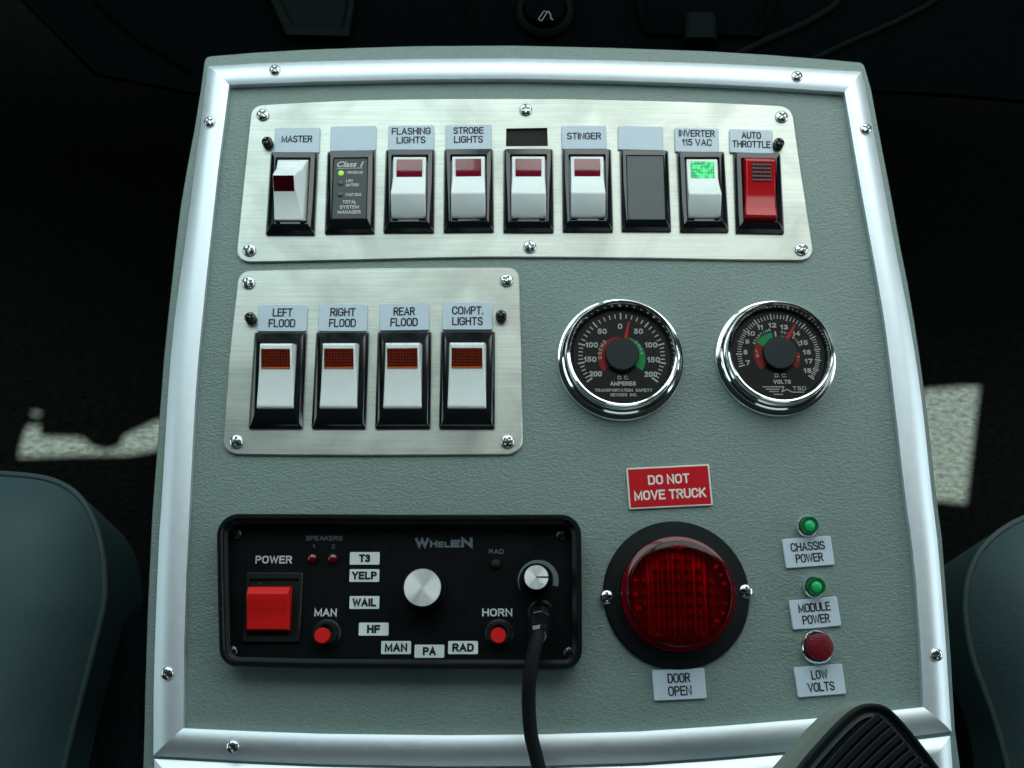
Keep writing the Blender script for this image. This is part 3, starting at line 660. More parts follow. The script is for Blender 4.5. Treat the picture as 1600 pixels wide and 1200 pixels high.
tag_plate('pale plate engraved MODULE POWER', [(1232.5, 938.7), (1307.8, 932), (1312, 978), (1236.7, 984.6)], ['MODULE', 'POWER'], 0.0041, [0.66, 0.56], z=0, group='engraved lamp labels', th=0.0015)
tag_plate('pale plate engraved LOW VOLTS', [(1241, 1043), (1316.5, 1036.7), (1319, 1084), (1244, 1090)], ['LOW', 'VOLTS'], 0.0041, [0.34, 0.55], z=0, group='engraved lamp labels', th=0.0015)
s = tag_plate('red sign with white border reading DO NOT MOVE TRUCK', [(977.7, 732), (1107.6, 726), (1112.8, 790), (983, 797)], ['DO NOT', 'MOVE TRUCK'], 0.0047, [0.50, 0.86], z=0, th=0.0014, bold=0.011, gap=1.55, face='sign_red', ink='red_white_core', border=0.0008, group=None)
s.name = 'warning_sign'; s['category'] = 'sign'

# ---------------------------------------------------------------- rocker switches
def bezel(t, w, h, bh=0.0042, top=0.0042, side=0.0036, bot=0.0048, m='black_gloss'):
    iw = w - 2 * side; ih = h - top - bot; cy = (bot - top) / 2
    mb = MB(); dip = lambda r: [(x, y, z - (0.0012 if y < -h * 0.3 else 0.0)) for x, y, z in r]      # the front lip slopes down towards the user
    mb.loft([rrect(w, h, 0.0006, 0.0001), rrect(w, h, 0.0006, 0.0012), dip(rrect(w - 0.0022, h - 0.0024, 0.0007, bh - 0.0003, 0, 0.0003)), dip(rrect(w - 0.0028, h - 0.0030, 0.0007, bh, 0, 0.0003)),
             rrect(iw + 0.0006, ih + 0.0006, 0.0006, bh, 0, cy), rrect(iw, ih, 0.0005, bh - 0.0004, 0, cy), rrect(iw, ih, 0.0005, 0.0006, 0, cy)], False, True)
    mb.build('bezel', M[m], t)
    return iw, ih, cy
def rocker_body(t, rows, w, y0, y1, m, name='rocker', bevel=0.00045, base=0.0010, par=None):
    """rows: (s 0..1 from the far end, z, xl, xr) top edge of the cap"""
    mb = MB(); rr = []
    for s, z, xl, xr in rows:
        y = y1 + (y0 - y1) * s
        rr.append([(-w / 2, y, base), (xl, y, z), (xr, y, z), (w / 2, y, base)])
    mb.loft(rr, True, True); mb.f = [f for f in mb.f]
    return mb.build(name, M[m], par or t, bevel=bevel)
def lens_on(t, rows, y0, y1, s0, s1, x0, x1, lift, m, par, name='lens', n=6, bulge=0.0):
    def zat(s):
        for a, b in zip(rows, rows[1:]):
            if a[0] <= s <= b[0]: return a[1] + (b[1] - a[1]) * (s - a[0]) / (b[0] - a[0])
        return rows[-1][1]
    mb = MB(); rr = []
    for i in range(n + 1):
        s = s0 + (s1 - s0) * i / n; y = y1 + (y0 - y1) * s; z = zat(s) + lift + bulge * sin(pi * i / n)
        rr.append([(x0, y, z - 0.0012), (x0, y, z), (x1, y, z), (x1, y, z - 0.0012)])
    mb.loft(rr, True, True)
    return mb.build(name, M[m], par, bevel=0.00012)
def switch_top(label, q, lens='maroon', body='white', master=False):
    c, rot, w, h = quad_frame(q, TH); t = thing('rocker_switch', label, 'switch', (c.x, c.y, TH), rot, 'upper row rocker switches')
    iw, ih, cy = bezel(t, w, h)
    rw = iw - 0.0012; y1 = cy + ih / 2 - 0.0006; y0 = cy - ih / 2 + 0.0022
    if master:
        e = rw / 2
        rows = [(0.0, 0.0030, -e, e), (0.05, 0.0048, -e + .0004, e - .0008), (0.20, 0.0064, -e + .0003, e - 0.003), (0.36, 0.0120, -e + 0.0002, e - 0.0050), (0.40, 0.0126, -e + 0.0002, e - 0.0052),
                (0.58, 0.0090, -e + 0.0002, e - 0.0050), (0.70, 0.0070, -e + .0002, e - 0.0036), (0.85, 0.0050, -e + .0002, e - 0.0028), (1.0, 0.0036, -e + .0002, e - 0.0022)]
        r = rocker_body(t, rows, rw, y0, y1, body); r['label'] = 'white rocker with a raised scoop on its left'
        lens_on(t, rows, y0, y1, 0.40, 0.60, -e + 0.0004, e - 0.0056, 0.00025, lens, r)
    else:
        e = rw / 2
        rows = [(0.0, 0.0030, -e + .0002, e - .0002), (0.02, 0.0042, -e + .0003, e - .0003), (0.34, 0.0038, -e + .0003, e - .0003), (0.46, 0.0052, -e + .0002, e - .0002), (0.60, 0.0074, -e, e), (0.66, 0.0088, -e, e), (0.69, 0.0088, -e, e),
                (0.97, 0.0036, -e, e), (1.0, 0.0022, -e, e)]
        r = rocker_body(t, rows, rw, y0, y1, body)
        lens_on(t, rows, y0, y1, 0.055, 0.34, -e + 0.0021, e - 0.0021, 0.00015, lens, r, bulge=0.00045 if lens == 'maroon' else 0.0)
    # moulded foot behind the rocker
    mb = MB(); mb.box(-iw * 0.30, iw * 0.30, cy - ih / 2 + 0.0003, cy - ih / 2 + 0.0018, 0.0007, 0.0026); mb.build('pivot_stop', M['black_gloss'], t, bevel=0.0003)
    return t
Q = {'master': [(425, 240.5), (499, 240.5), (491, 368), (414.5, 368)], 'module': [(514, 239.5), (589, 238.5), (584, 365.5), (505.5, 366.5)],
     'flash': [(603, 236.5), (679.5, 236.5), (679, 364), (599, 364.5)], 'strobe': [(694, 236), (770, 235.5), (772.7, 363), (693, 364)],
     'fifth': [(785, 235.5), (862, 235.7), (867.6, 364), (788, 364)], 'sting': [(875, 235.7), (952, 236), (961, 363), (881.6, 363)],
     'filler': [(966, 237), (1041.5, 238.5), (1051, 362), (973, 363)], 'inv': [(1054, 240), (1128, 240), (1141.6, 363.5), (1065, 363.5)],
     'auto': [(1140, 241), (1213.5, 242.7), (1230, 366), (1154, 365)]}
switch_top('white rocker switch with dark lens and sloping scoop, under the MASTER label', Q['master'], 'maroon_dark', master=True)
switch_top('white rocker switch with maroon lens under the FLASHING LIGHTS label', Q['flash'])
switch_top('white rocker switch with maroon lens under the STROBE LIGHTS label', Q['strobe'])
switch_top('white rocker switch with maroon lens under the empty black label window', Q['fifth'])
switch_top('white rocker switch with maroon lens under the STINGER label', Q['sting'])
switch_top('white rocker switch with glowing green lens under the INVERTER 115 VAC label', Q['inv'], 'green_lit')
# red switch, pressed the other way
def switch_auto():
    c, rot, w, h = quad_frame(Q['auto'], TH); t = thing('rocker_switch', 'glossy all red rocker switch under the AUTO THROTTLE label', 'switch', (c.x, c.y, TH), rot, 'upper row rocker switches')
    iw, ih, cy = bezel(t, w, h); rw = iw - 0.0012; e = rw / 2; y1 = cy + ih / 2 - 0.0004; y0 = cy - ih / 2 + 0.0012
    rows = [(0.0, 0.0030, -e, e), (0.03, 0.0072, -e + .0006, e - .0002), (0.07, 0.0080, -e + .0008, e - .0002), (0.42, 0.0062, -e + .0010, e - .0004), (0.60, 0.0054, -e + .0008, e - .0004), (0.79, 0.0048, -e + .0004, e - .0004), (0.83, 0.0050, -e + .0003, e - .0003), (0.96, 0.0066, -e + .0002, e - .0002), (1.0, 0.0030, -e, e)]
    r = rocker_body(t, rows, rw, y0, y1, 'red_gloss', bevel=0.0006)
    lens_on(t, rows, y0, y1, 0.10, 0.41, -e + 0.0040, e - 0.0024, 0.00012, 'red_grid', r)
switch_auto()
# grey filler
c, rot, w, h = quad_frame(Q['filler'], TH); t = thing('filler_panel', 'blank grey filler panel in a black bezel, right of the STINGER switch', 'filler panel', (c.x, c.y, TH), rot)
iw, ih, cy = bezel(t, w, h, side=0.0031, top=0.0040, bot=0.0052)
mb = MB(); mb.loft([rrect(iw - 0.0002, ih - 0.0002, 0.0005, 0.0010, 0, cy), rrect(iw - 0.0002, ih - 0.0002, 0.0005, 0.0036, 0, cy), rrect(iw - 0.0006, ih - 0.0006, 0.0005, 0.0038, 0, cy)], False, True)
mb.build('grey_insert', M['grey_filler'], t)
# system manager module
c, rot, w, h = quad_frame(Q['module'], TH); t = thing('status_module', 'system manager status module with three small lamps, right of the MASTER switch', 'indicator', (c.x, c.y, TH), rot)
iw, ih, cy = bezel(t, w, h, side=0.0038, top=0.0048, bot=0.0070)
mb = MB(); mb.loft([rrect(iw - 0.0002, ih - 0.0002, 0.0004, 0.0010, 0, cy), rrect(iw - 0.0002, ih - 0.0002, 0.0004, 0.0033, 0, cy), rrect(iw - 0.0005, ih - 0.0005, 0.0004, 0.0035, 0, cy)], False, True)
face = mb.build('face_overlay', M['module_face'], t); zz = 0.0037; ft = cy + ih / 2
mb = MB(); face_text(mb, 'Class 1', 0.0, ft - 0.0034, zz, iw * 0.78, 0.0031, 0.02, 0.35)
mb.box(-iw * 0.40, iw * 0.36, ft - 0.0058, ft - 0.0055, zz - 0.0001, zz)
text(mb, 'POWER ON', 0.0024, ft - 0.0082, zz, iw * 0.46, 0.0016, 0.01)
text(mb, 'LOW', -0.0002, ft - 0.0128, zz, iw * 0.20, 0.0016, 0.01); text(mb, 'BATTERY', 0.0014, ft - 0.0152, zz, iw * 0.38, 0.0016, 0.01)
text(mb, 'FAST IDLE', 0.0020, ft - 0.0206, zz, iw * 0.45, 0.0016, 0.01)
text(mb, 'TOTAL', 0, ft - 0.0246, zz, iw * 0.40, 0.0019, 0.01); text(mb, 'SYSTEM', 0, ft - 0.0274, zz, iw * 0.55, 0.0019, 0.01); text(mb, 'MANAGER', 0, ft - 0.0302, zz, iw * 0.66, 0.0019, 0.01)
mb.build('lettering', M['white_ink'], face, smooth=False)
for yy, mm, lab in ((0.0084, 'green_led', 'lit green lamp'), (0.0140, 'led_off', None), (0.0204, 'led_off', None)):
    mb = MB(); mb.lathe([(0.0015, 0), (0.0013, 0.0005), (0.0007, 0.0008)], 20, (-0.0048, ft - yy, 0.0035)); mb.build('status_lamp', M[mm], face, label=lab)

FQ = [('LEFT FLOOD', [(398.7, 520.5), (480, 520.5), (473, 670), (389, 670)]), ('RIGHT FLOOD', [(495, 520), (576, 520), (573, 670), (487, 670)]),
      ('REAR FLOOD', [(590.6, 520), (674, 519), (673, 670), (586.4, 670)]), ('COMPT. LIGHTS', [(688.6, 519), (773, 519), (773.8, 670), (686.8, 670)])]
for nm, q in FQ:
    c, rot, w, h = quad_frame(q, TH); t = thing('rocker_switch', 'white rocker switch with amber red lens under the %s label' % nm, 'switch', (c.x, c.y, TH), rot, 'flood and compartment switches')
    iw, ih, cy = bezel(t, w, h, bh=0.0038, top=0.0068, bot=0.0088, side=0.0042)
    rw = iw + 0.0004; e = rw / 2; y1 = cy + ih / 2 - 0.0002; y0 = cy - ih / 2 + 0.0004
    rows = [(0.0, 0.0030, -e + .0004, e - .0004), (0.045, 0.0098, -e + .0012, e - .0012), (0.075, 0.0112, -e + .0014, e - .0014), (0.11, 0.0111, -e + .0015, e - .0015), (0.40, 0.0080, -e + .0010, e - .0010), (0.45, 0.0076, -e + .0009, e - .0009),
            (0.72, 0.0058, -e + .0005, e - .0005), (0.97, 0.0052, -e + .0002, e - .0002), (1.0, 0.0044, -e + .0001, e - .0001)]
    r = rocker_body(t, rows, rw, y0, y1, 'white', bevel=0.0005)
    lens_on(t, rows, y0, y1, 0.398, 0.421, -e + 0.0021, e - 0.0021, 0.00030, 'amber_edge_glint', r, name='lens_edge_glint', n=1)
    lens_on(t, rows, y0, y1, 0.135, 0.42, -e + 0.0020, e - 0.0020, 0.00012, 'amber', r)

# ---------------------------------------------------------------- gauges
def arc_band(mb, a0, a1, r0, r1, z, n=40):
    """angles in degrees clockwise from the top; r0/r1 = functions of t giving inner / outer radius"""
    rr = []
    for i in range(n + 1):
        t = i / n; a = radians(90 - (a0 + (a1 - a0) * t)); rr.append([(r0(t) * cos(a), r0(t) * sin(a), z), (r1(t) * cos(a), r1(t) * sin(a), z)])
    mb.loft(rr, False, False, closed=False)
def tick(mb, deg, r0, r1, w, z):
    a = radians(90 - deg); u = Vector((cos(a), sin(a), 0)); v = Vector((-u.y, u.x, 0)) * w / 2; o = Vector((0, 0, z))
    mb.add([o + u * r0 - v, o + u * r1 - v, o + u * r1 + v, o + u * r0 + v], [(0, 1, 2, 3)])
def arc_text(mb, s, a0, a1, r, h, z, w=None, bold=0.0):
    n = len(s)
    for i, ch in enumerate(s):
        if ch == ' ': continue
        d = a0 + (a1 - a0) * (i / (n - 1)); a = radians(90 - d)
        text(mb, ch, r * cos(a), r * sin(a), z, (w or h * 0.8) * (0.4 if ch == 'I' else 1), h, bold, rot=-radians(d))
def gauge(name, label, cx, cy, R, kind):
    p = P(cx, cy, 0); t = thing(name, label, 'gauge', (p.x, p.y, 0), 0, 'chrome rimmed gauges'); k = R / 31.5
    prof = [(31.5, 0.1), (31.5, 1.2), (31.0, 1.9), (30.2, 2.2), (29.4, 2.0), (29.2, 2.4), (29.2, 3.6), (28.9, 4.6), (28.2, 5.2), (27.6, 5.2), (27.4, 5.8), (27.4, 9.5), (27.3, 11.4), (27.0, 12.4), (26.4, 12.9), (25.7, 12.7), (25.3, 12.0), (24.3, 7.8), (24.1, 7.3)]
    mb = MB(); mb.lathe([(r * k / 1000, z / 1000) for r, z in prof], 128, (0, 0, 0), False, False); mb.build('bezel', M['chrome'], t)
    zd = 0.0074; mb = MB(); mb.lathe([(0.0240 * k, zd - 0.001), (0.0240 * k, zd)], 96); dial = mb.build('dial', M['dial'], t)
    z = zd + 0.00015; g = 0.001 * k
    mk, rd, gr = MB(), MB(), MB()
    if kind == 'amps':
        stops = [(-128, '200'), (-101, '150'), (-74, '100'), (-39, '50'), (0, '0'), (39, '50'), (74, '100'), (101, '150'), (128, '200')]
        xy = {-128: (-13.0, -9.4), -101: (-15.5, -2.0), -74: (-14.6, 5.4), -39: (-9.3, 12.4), 0: (-0.4, 15.0), 39: (8.6, 12.4), 74: (14.6, 5.4), 101: (15.6, -2.2), 128: (14.0, -9.6)}
        for d, s in stops: text(mk, s, xy[d][0] * g, xy[d][1] * g, z, {3: 6.2, 2: 4.6, 1: 2.3}[len(s)] * g, 2.8 * g, 0.030)
        for (d0, _), (d1, _) in zip(stops, stops[1:]):
            for i in range(5):
                d = d0 + (d1 - d0) * i / 5; tick(mk, d, (19.1 if i else 18.6) * g, (21.3 if i else 22.0) * g, (0.55 if i else 0.8) * g, z)
        tick(mk, 128, 18.4 * g, 22.0 * g, 0.9 * g, z)
        arc_band(rd, -132, -4, lambda q: (8.2 - 0.2 * q) * g, lambda q: (12.4 - 2.8 * q) * g, z)
        arc_band(gr, 8, 128, lambda q: 8.2 * g, lambda q: (9.4 + 3.2 * q) * g, z)
        arc_text(mk, 'DSCHG', -96, -50, 10.8 * g, 1.9 * g, z + 0.0001, 1.4 * g, 0.01); arc_text(mk, 'CHRG', 48, 84, 10.0 * g, 1.5 * g, z + 0.0001, 1.1 * g)
        text(mk, 'D. C.', 0.5 * g, -11.3 * g, z, 5.4 * g, 1.9 * g); text(mk, 'AMPERES', 0.3 * g, -14.3 * g, z, 12.6 * g, 2.2 * g, 0.03)
        text(mk, 'TRANSPORTATION  SAFETY', 0.5 * g, -17.7 * g, z, 28 * g, 1.6 * g, 0.02); text(mk, 'DEVICES  INC.', 0.5 * g, -20.0 * g, z, 13 * g, 1.5 * g, 0.02)
        nd = 13
    else:
        g = 0.001
        lab = [('7', -15.4, -4.4), ('8', -16.2, 1.0), ('9', -15.0, 6.5), ('10', -13.0, 10.6), ('11', -8.3, 13.8), ('12', -2.2, 14.9), ('13', 3.6, 13.9), ('14', 9.3, 10.6), ('15', 12.8, 5.9), ('16', 13.9, 1.0), ('17', 14.5, -3.6), ('18', 13.6, -8.4)]
        ta = [-108, -90, -71, -53, -32, -8, 16, 42, 64, 83, 99, 114]
        for s, x, y in lab: text(mk, s, x * g, y * g, z, (2.0 if len(s) == 1 else (2.8 if s == '11' else 3.9)) * g, 2.5 * g, 0.030)
        for i, (d0, d1) in enumerate(zip(ta, ta[1:] + [128])):
            for j in range(5):
                d = d0 + (d1 - d0) * j / 5; tick(mk, d, (18.2 if j else 17.8) * g, (20.3 if j else 20.9) * g, (0.42 if j else 0.62) * g, z)
        tick(mk, 128, 17.6 * g, 20.9 * g, 0.7 * g, z)
        arc_band(rd, -130, -62, lambda q: 8.0 * g, lambda q: 12.2 * g, z); arc_band(gr, -61, -14, lambda q: 8.0 * g, lambda q: (12.2 - 0.8 * q) * g, z)
        arc_band(gr, 8, 24, lambda q: 8.2 * g, lambda q: 9.8 * g, z); arc_band(rd, 84, 130, lambda q: 8.0 * g, lambda q: (10.2 + 1.0 * q) * g, z)
        tick(mk, -5, 8.4 * g, 11.8 * g, 0.8 * g, z)
        arc_text(mk, 'STARTING', -64, -17, 13.0 * g, 1.3 * g, z, 1.1 * g, 0.02); arc_text(mk, 'CHARGING', 12, 66, 11.6 * g, 1.3 * g, z, 1.1 * g, 0.02)
        text(mk, 'L', -10.6 * g, 1.6 * g, z + 0.0001, 1.0 * g, 1.5 * g, 0.02); text(mk, 'O', -10.4 * g, -0.8 * g, z + 0.0001, 1.3 * g, 1.5 * g, 0.02)
        text(mk, 'H', 9.6 * g, -1.4 * g, z + 0.0001, 0.9 * g, 1.1 * g, 0.02); text(mk, 'I', 9.2 * g, -3.2 * g, z + 0.0001, 0.3 * g, 1.1 * g, 0.02)
        text(mk, 'D. C.', 0.3 * g, -10.9 * g, z, 6.0 * g, 1.9 * g, 0.005); text(mk, 'VOLTS', 0.8 * g, -14.1 * g, z, 8.6 * g, 2.1 * g, 0.03)
        # stripe and zigzag maker's mark
        for i, (x0, x1, y) in enumerate(((-9.2, 1.6, -16.4), (-7.6, -0.4, -17.6), (-6.0, -1.0, -18.8), (-4.0, 1.0, -20.2))):
            mk.add([(x0 * g, y * g, z), (x1 * g, y * g, z), ((x1 - 0.3) * g, (y - 0.5) * g, z), ((x0 + .5) * g, (y - 0.5) * g, z)], [(0, 1, 2, 3)])
        for a, b in (((1.6, -16.6), (0.2, -19.4)), ((0.2, -19.3), (3.0, -17.9)), ((3.0, -17.9), (5.4, -19.3)), ((5.4, -19.3), (11.4, -19.3))):
            a = Vector((*a, 0)) * g; b = Vector((*b, 0)) * g; d = (b - a).normalized(); v = Vector((-d.y, d.x, 0)) * 0.22 * g; o = Vector((0, 0, z + 0.00001))
            mk.add([a - v + o, b - v + o, b + v + o, a + v + o], [(0, 1, 2, 3)])
        text(mk, 'TSD', 9.0 * g, -17.4 * g, z, 6.6 * g, 2.0 * g, 0.01)
        nd = 30
    mk.build('scale_markings', M['dial_ink'], dial, smooth=False); rd.build('red_arc', M['dial_red'], dial, smooth=False); gr.build('green_arc', M['dial_green'], dial, smooth=False)
    a = radians(90 - nd); u = Vector((cos(a), sin(a), 0)); v = Vector((-u.y, u.x, 0)); zb = zd + 0.0016
    mb = MB(); r0, r1 = 5 * g, (17.4 if kind == 'amps' else 16.6) * g
    pts = []
    for zz_, s in ((zb, 1.0), (zb + 0.0006, 0.55)):
        pts.append([tuple(u * r0 - v * 1.9 * g * s + Vector((0, 0, zz_))), tuple(u * r0 + v * 1.9 * g * s + Vector((0, 0, zz_))), tuple(u * r1 + v * 0.55 * g * s + Vector((0, 0, zz_))), tuple(u * r1 - v * 0.55 * g * s + Vector((0, 0, zz_)))])
    mb.loft(pts, True, True); mb.build('needle', M['needle'], t)
    mb = MB(); mb.lathe([(8.2 * g, zd + 0.0008), (8.2 * g, zd + 0.0030), (7.9 * g, zd + 0.0034)], 64); mb.build('hub_cap', M['hub'], t)
    mb = MB(); mb.lathe([(25.0 * g, 0.0114), (25.0 * g, 0.0118)], 96); mb.build('glass', M['glass'], t)
gauge('ammeter', 'round chrome ammeter reading D.C. AMPERES, needle just right of zero', 969, 562, 31.5, 'amps')
gauge('voltmeter', 'round chrome voltmeter reading D.C. VOLTS, needle between 13 and 14', 1211, 560, 30.0, 'volts')

# ---------------------------------------------------------------- round red door light
p = P(1056, 929, 0); t = thing('door_open_light', 'round ribbed red light in a wide black rubber flange, above the DOOR OPEN label', 'light', (p.x, p.y, 0))
mb = MB(); mb.lathe([(0.0343, 0.0001), (0.0343, 0.0014), (0.0335, 0.0024), (0.0290, 0.0036), (0.0276, 0.0052), (0.0270, 0.0054), (0.0268, 0.0020)], 96, cap1=False); mb.build('rubber_flange', M['rubber'], t)
mb = MB(); mb.lathe([(0.0266, 0.0030), (0.0266, 0.0072), (0.0262, 0.0080), (0.0246, 0.0084), (0.0240, 0.0088)], 96, cap1=False); mb.build('lens_rim', M['red_rim'], t)
mb = MB(); mb.lathe([(0.0239, 0.0086), (0.0238, 0.0136), (0.0236, 0.0141), (0.0232, 0.0143), (0.0150, 0.0143), (0.0060, 0.0143), (0.0010, 0.0143)], 96)
lens = mb.build('lens', M['red_glass'], t)
mb = MB(); mb.lathe([(0.0240, 0.0040), (0.0238, 0.0041)], 64); refl = mb.build('reflector', M['red_reflector'], t)
hx = 0.0138; pts = []
for k in range(25): y = -0.0192 + 0.0384 * k / 24; pts.append(y)
mb = MB(); mb.loft([[(-min(hx, sqrt(0.0232 ** 2 - y * y)), y, 0.0046), (min(hx, sqrt(0.0232 ** 2 - y * y)), y, 0.0046)] for y in pts], False, False, closed=False)
mb.build('lamp_board', M['red_board'], refl, smooth=False)
# vertical optic ribs and diodes inside
for i, x in enumerate([-0.0132 + 0.0024 * k for k in range(12)]):
    hy = sqrt(0.0205 ** 2 - x * x); z = 0.0100
    mb = MB(); mb.loft([[(x - 0.0007, y, z), (x, y, z + 0.0012), (x + 0.0007, y, z)] for y in (-hy, hy)], True, True)
    mb.build('optic_rib', M['red_glass'], lens, smooth=False)
dm = MB().lathe([(0.0013, 0), (0.0013, 0.0018), (0.0009, 0.0026), (0.0004, 0.0029)], 14).mesh('diode', M['red_reflector'])
for ix in range(-3, 4):
    for iy in range(-3, 4):
        x, y = ix * 0.0052, iy * 0.0052
        if x * x + y * y < 0.0185 ** 2:
            o = bpy.data.objects.new('diode', dm); link(o, refl); o.location = (x, y, 0.0047)
mb = MB(); z = 0.0147
for s, a0, a1 in (('STOP', 0, 0), ):
    text(mb, 'TOP', 0, 0.0206, 0.0146, 0.0075, 0.0020)
arc_text(mb, 'SAE ITS', 55, 128, 0.0206, 0.0020, 0.0146); arc_text(mb, 'DOT', -110, -75, 0.0206, 0.0020, 0.0146)
mb.build('moulded_lettering', M['red_gloss'], lens, smooth=False)
for x, y in ((948.5, 933), (1165, 924)):
    q = P(x, y, 0.003) - p; put_screw(SCREW, t, q.x, q.y, 0.0022)

# ---------------------------------------------------------------- small indicator lamps
def indicator(label, px, py, R, hgt, green=True):
    p = P(px, py, 0); t = thing('indicator_lamp', label, 'indicator lamp', (p.x, p.y, 0), 0, 'indicator lamps')
    mb = MB(); mb.lathe([(R, 0.0001), (R, 0.0010), (R * 0.94, 0.0018), (R * 0.86, 0.0024), (R * 0.80, 0.0024), (R * 0.78, 0.0010)], 48, cap1=False); mb.build('bezel', M['chrome'], t)
    r = R * 0.76
    if green:
        mb = MB(); mb.lathe([(r, 0.0010), (r, hgt - 0.0004), (r * 0.94, hgt), (r * 0.72, hgt), (r * 0.68, hgt - 0.0006)], 40, cap1=False); mb.build('lens', M['green_lens'], t)
        mb = MB(); mb.lathe([(r * 0.68, hgt - 0.0012), (r * 0.5, hgt - 0.0004), (r * 0.2, hgt)], 32); mb.build('lamp_core', M['green_core'], t)
    else:
        mb = MB(); mb.lathe([(r, 0.0010), (r, hgt - 0.0008), (r * 0.95, hgt - 0.0002), (r * 0.8, hgt + 0.0002), (r * 0.3, hgt + 0.0004)], 48); mb.build('lens', M['ruby'], t)
indicator('small green indicator lamp above the CHASSIS POWER label', 1260.5, 823, 0.0053, 0.0068)
indicator('small green indicator lamp above the MODULE POWER label', 1271, 917.5, 0.0053, 0.0068)
indicator('larger red indicator lamp above the LOW VOLTS label', 1276, 1011, 0.0080, 0.0076, False)

# ---------------------------------------------------------------- siren control head
sc_ = P(625, 925, 0); sir = thing('siren_control', 'black siren control box with red power rocker, round knob and white mode stickers', 'control box', (sc_.x, sc_.y, 0))
S0 = Vector((sc_.x, sc_.y))
fo = [V2(x, y, 0.010) - S0 for x, y in ((339, 803), (480, 803.5), (640, 804.5), (780, 804.5), (908, 804), (909, 930), (909.5, 1046), (780, 1045.5), (640, 1045), (480, 1044), (344, 1040.5), (341, 930))]
fo = fillet(fo, [0.0095, 0, 0, 0, 0.0095, 0, 0.0085, 0, 0, 0, 0.0085, 0], 8)
ZB = 0.0015
RZ = 0.0115
in1 = inset(fo, 0.0006); in2 = inset(fo, 0.0020); in3 = inset(fo, 0.0026); in4 = inset(fo, 0.0042)
mb = MB(); mb.loft([ring(fo, 0.0002), ring(fo, RZ - 0.0008), ring(in1, RZ), ring(in2, RZ), ring(in3, RZ - 0.0006), ring(in3, RZ - 0.003), ring(in4, RZ - 0.0042), ring(in4, ZB)], False, False)
mb.build('rim', M['black_satin'], sir)
mb = MB(); mb.loft([ring(in4, ZB + 0.0001)], False, True); fp = mb.build('faceplate', M['black_satin'], sir, smooth=False)
def S(px, py, z=ZB): q = P(px, py, z); return q.x - S0.x, q.y - S0.y
def pxs(py, z=ZB): return (P(801, py, z).x - P(800, py, z).x)
zt = ZB + 0.00035
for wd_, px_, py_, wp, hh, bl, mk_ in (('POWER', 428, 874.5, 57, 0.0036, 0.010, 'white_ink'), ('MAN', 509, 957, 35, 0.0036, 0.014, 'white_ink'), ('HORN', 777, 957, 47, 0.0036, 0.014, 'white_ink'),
        ('SPEAKERS', 506.7, 841, 57, 0.0022, 0.008, 'shaded_grey_ink'), ('1', 490, 854, 4, 0.0018, 0.0, 'shaded_grey_ink'), ('2', 521, 854, 5, 0.0018, 0.0, 'shaded_grey_ink'), ('RAD', 775.5, 862, 23, 0.0021, 0.005, 'shaded_grey_ink')):
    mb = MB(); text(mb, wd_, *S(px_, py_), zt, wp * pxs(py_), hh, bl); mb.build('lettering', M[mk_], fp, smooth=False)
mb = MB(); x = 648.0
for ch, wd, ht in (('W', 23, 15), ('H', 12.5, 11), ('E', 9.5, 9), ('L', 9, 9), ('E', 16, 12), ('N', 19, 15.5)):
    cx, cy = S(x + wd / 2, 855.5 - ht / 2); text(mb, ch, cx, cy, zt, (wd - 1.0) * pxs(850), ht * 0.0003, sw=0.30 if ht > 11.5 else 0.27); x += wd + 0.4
mb.build('maker_name', M['shaded_grey_ink'], fp, smooth=False)
for s, cx, cy, wf in (('T3', 570, 872.5, 0.38), ('YELP', 569.5, 899.3, 0.84), ('WAIL', 569.5, 941.4, 0.80), ('HF', 584, 983, 0.44), ('MAN', 619, 1011.8, 0.76), ('PA', 671, 1017.5, 0.44), ('RAD', 723.5, 1011.8, 0.72)):
    w, h = 46.5 * pxs(cy), 19.6 * 0.0003; x, y = S(cx, cy)
    mb = MB(); mb.loft([rrect(w, h, 0.0005, ZB + 0.0001, x, y), rrect(w, h, 0.0005, ZB + 0.0004, x, y)], False, True); st = mb.build('mode_sticker', M['sticker'], sir, smooth=False, label='white sticker printed %s' % s)
    mb = MB(); text(mb, s, x, y, ZB + 0.00055, w * wf, h * 0.64, 0.030); mb.build('lettering', M['ink'], st, smooth=False)
# power switch
x0, y1 = S(386, 895); x1, y0 = S(469, 1004); cx, cy = (x0 + x1) / 2, (y0 + y1) / 2; w, h = x1 - x0, y1 - y0
mb = MB(); mb.loft([rrect(w, h, 0.0008, ZB, cx, cy), rrect(w, h, 0.0008, ZB + 0.0012, cx, cy), rrect(w - .001, h - .001, 0.0006, ZB + 0.0016, cx, cy), rrect(w - 0.0034, h - 0.0056, 0.0004, ZB + 0.0016, cx, cy), rrect(w - 0.0036, h - 0.0058, 0.0004, ZB + 0.0002, cx, cy)], False, True)
ps = mb.build('power_switch', M['black_matte'], sir)
mb = MB(); rr = []
xl, xr = S(392, 914)[0], S(458, 914)[0]; ya, yb = S(400, 917)[1], S(400, 986)[1]
for s, z in ((0.0, 0.0012), (0.03, 0.0062), (0.17, 0.0086), (0.21, 0.0086), (0.50, 0.0062), (0.75, 0.0050), (0.97, 0.0044), (1.0, 0.0030)):
    y = ya + (yb - ya) * s; rr.append([(xl + .0002, y, ZB), (xl + 0.0002, y, ZB + z), (xr - .0002, y, ZB + z), (xr - .0002, y, ZB)])
mb.loft(rr, True, True); mb.build('rocker', M['red_matte'], ps, bevel=0.0004)
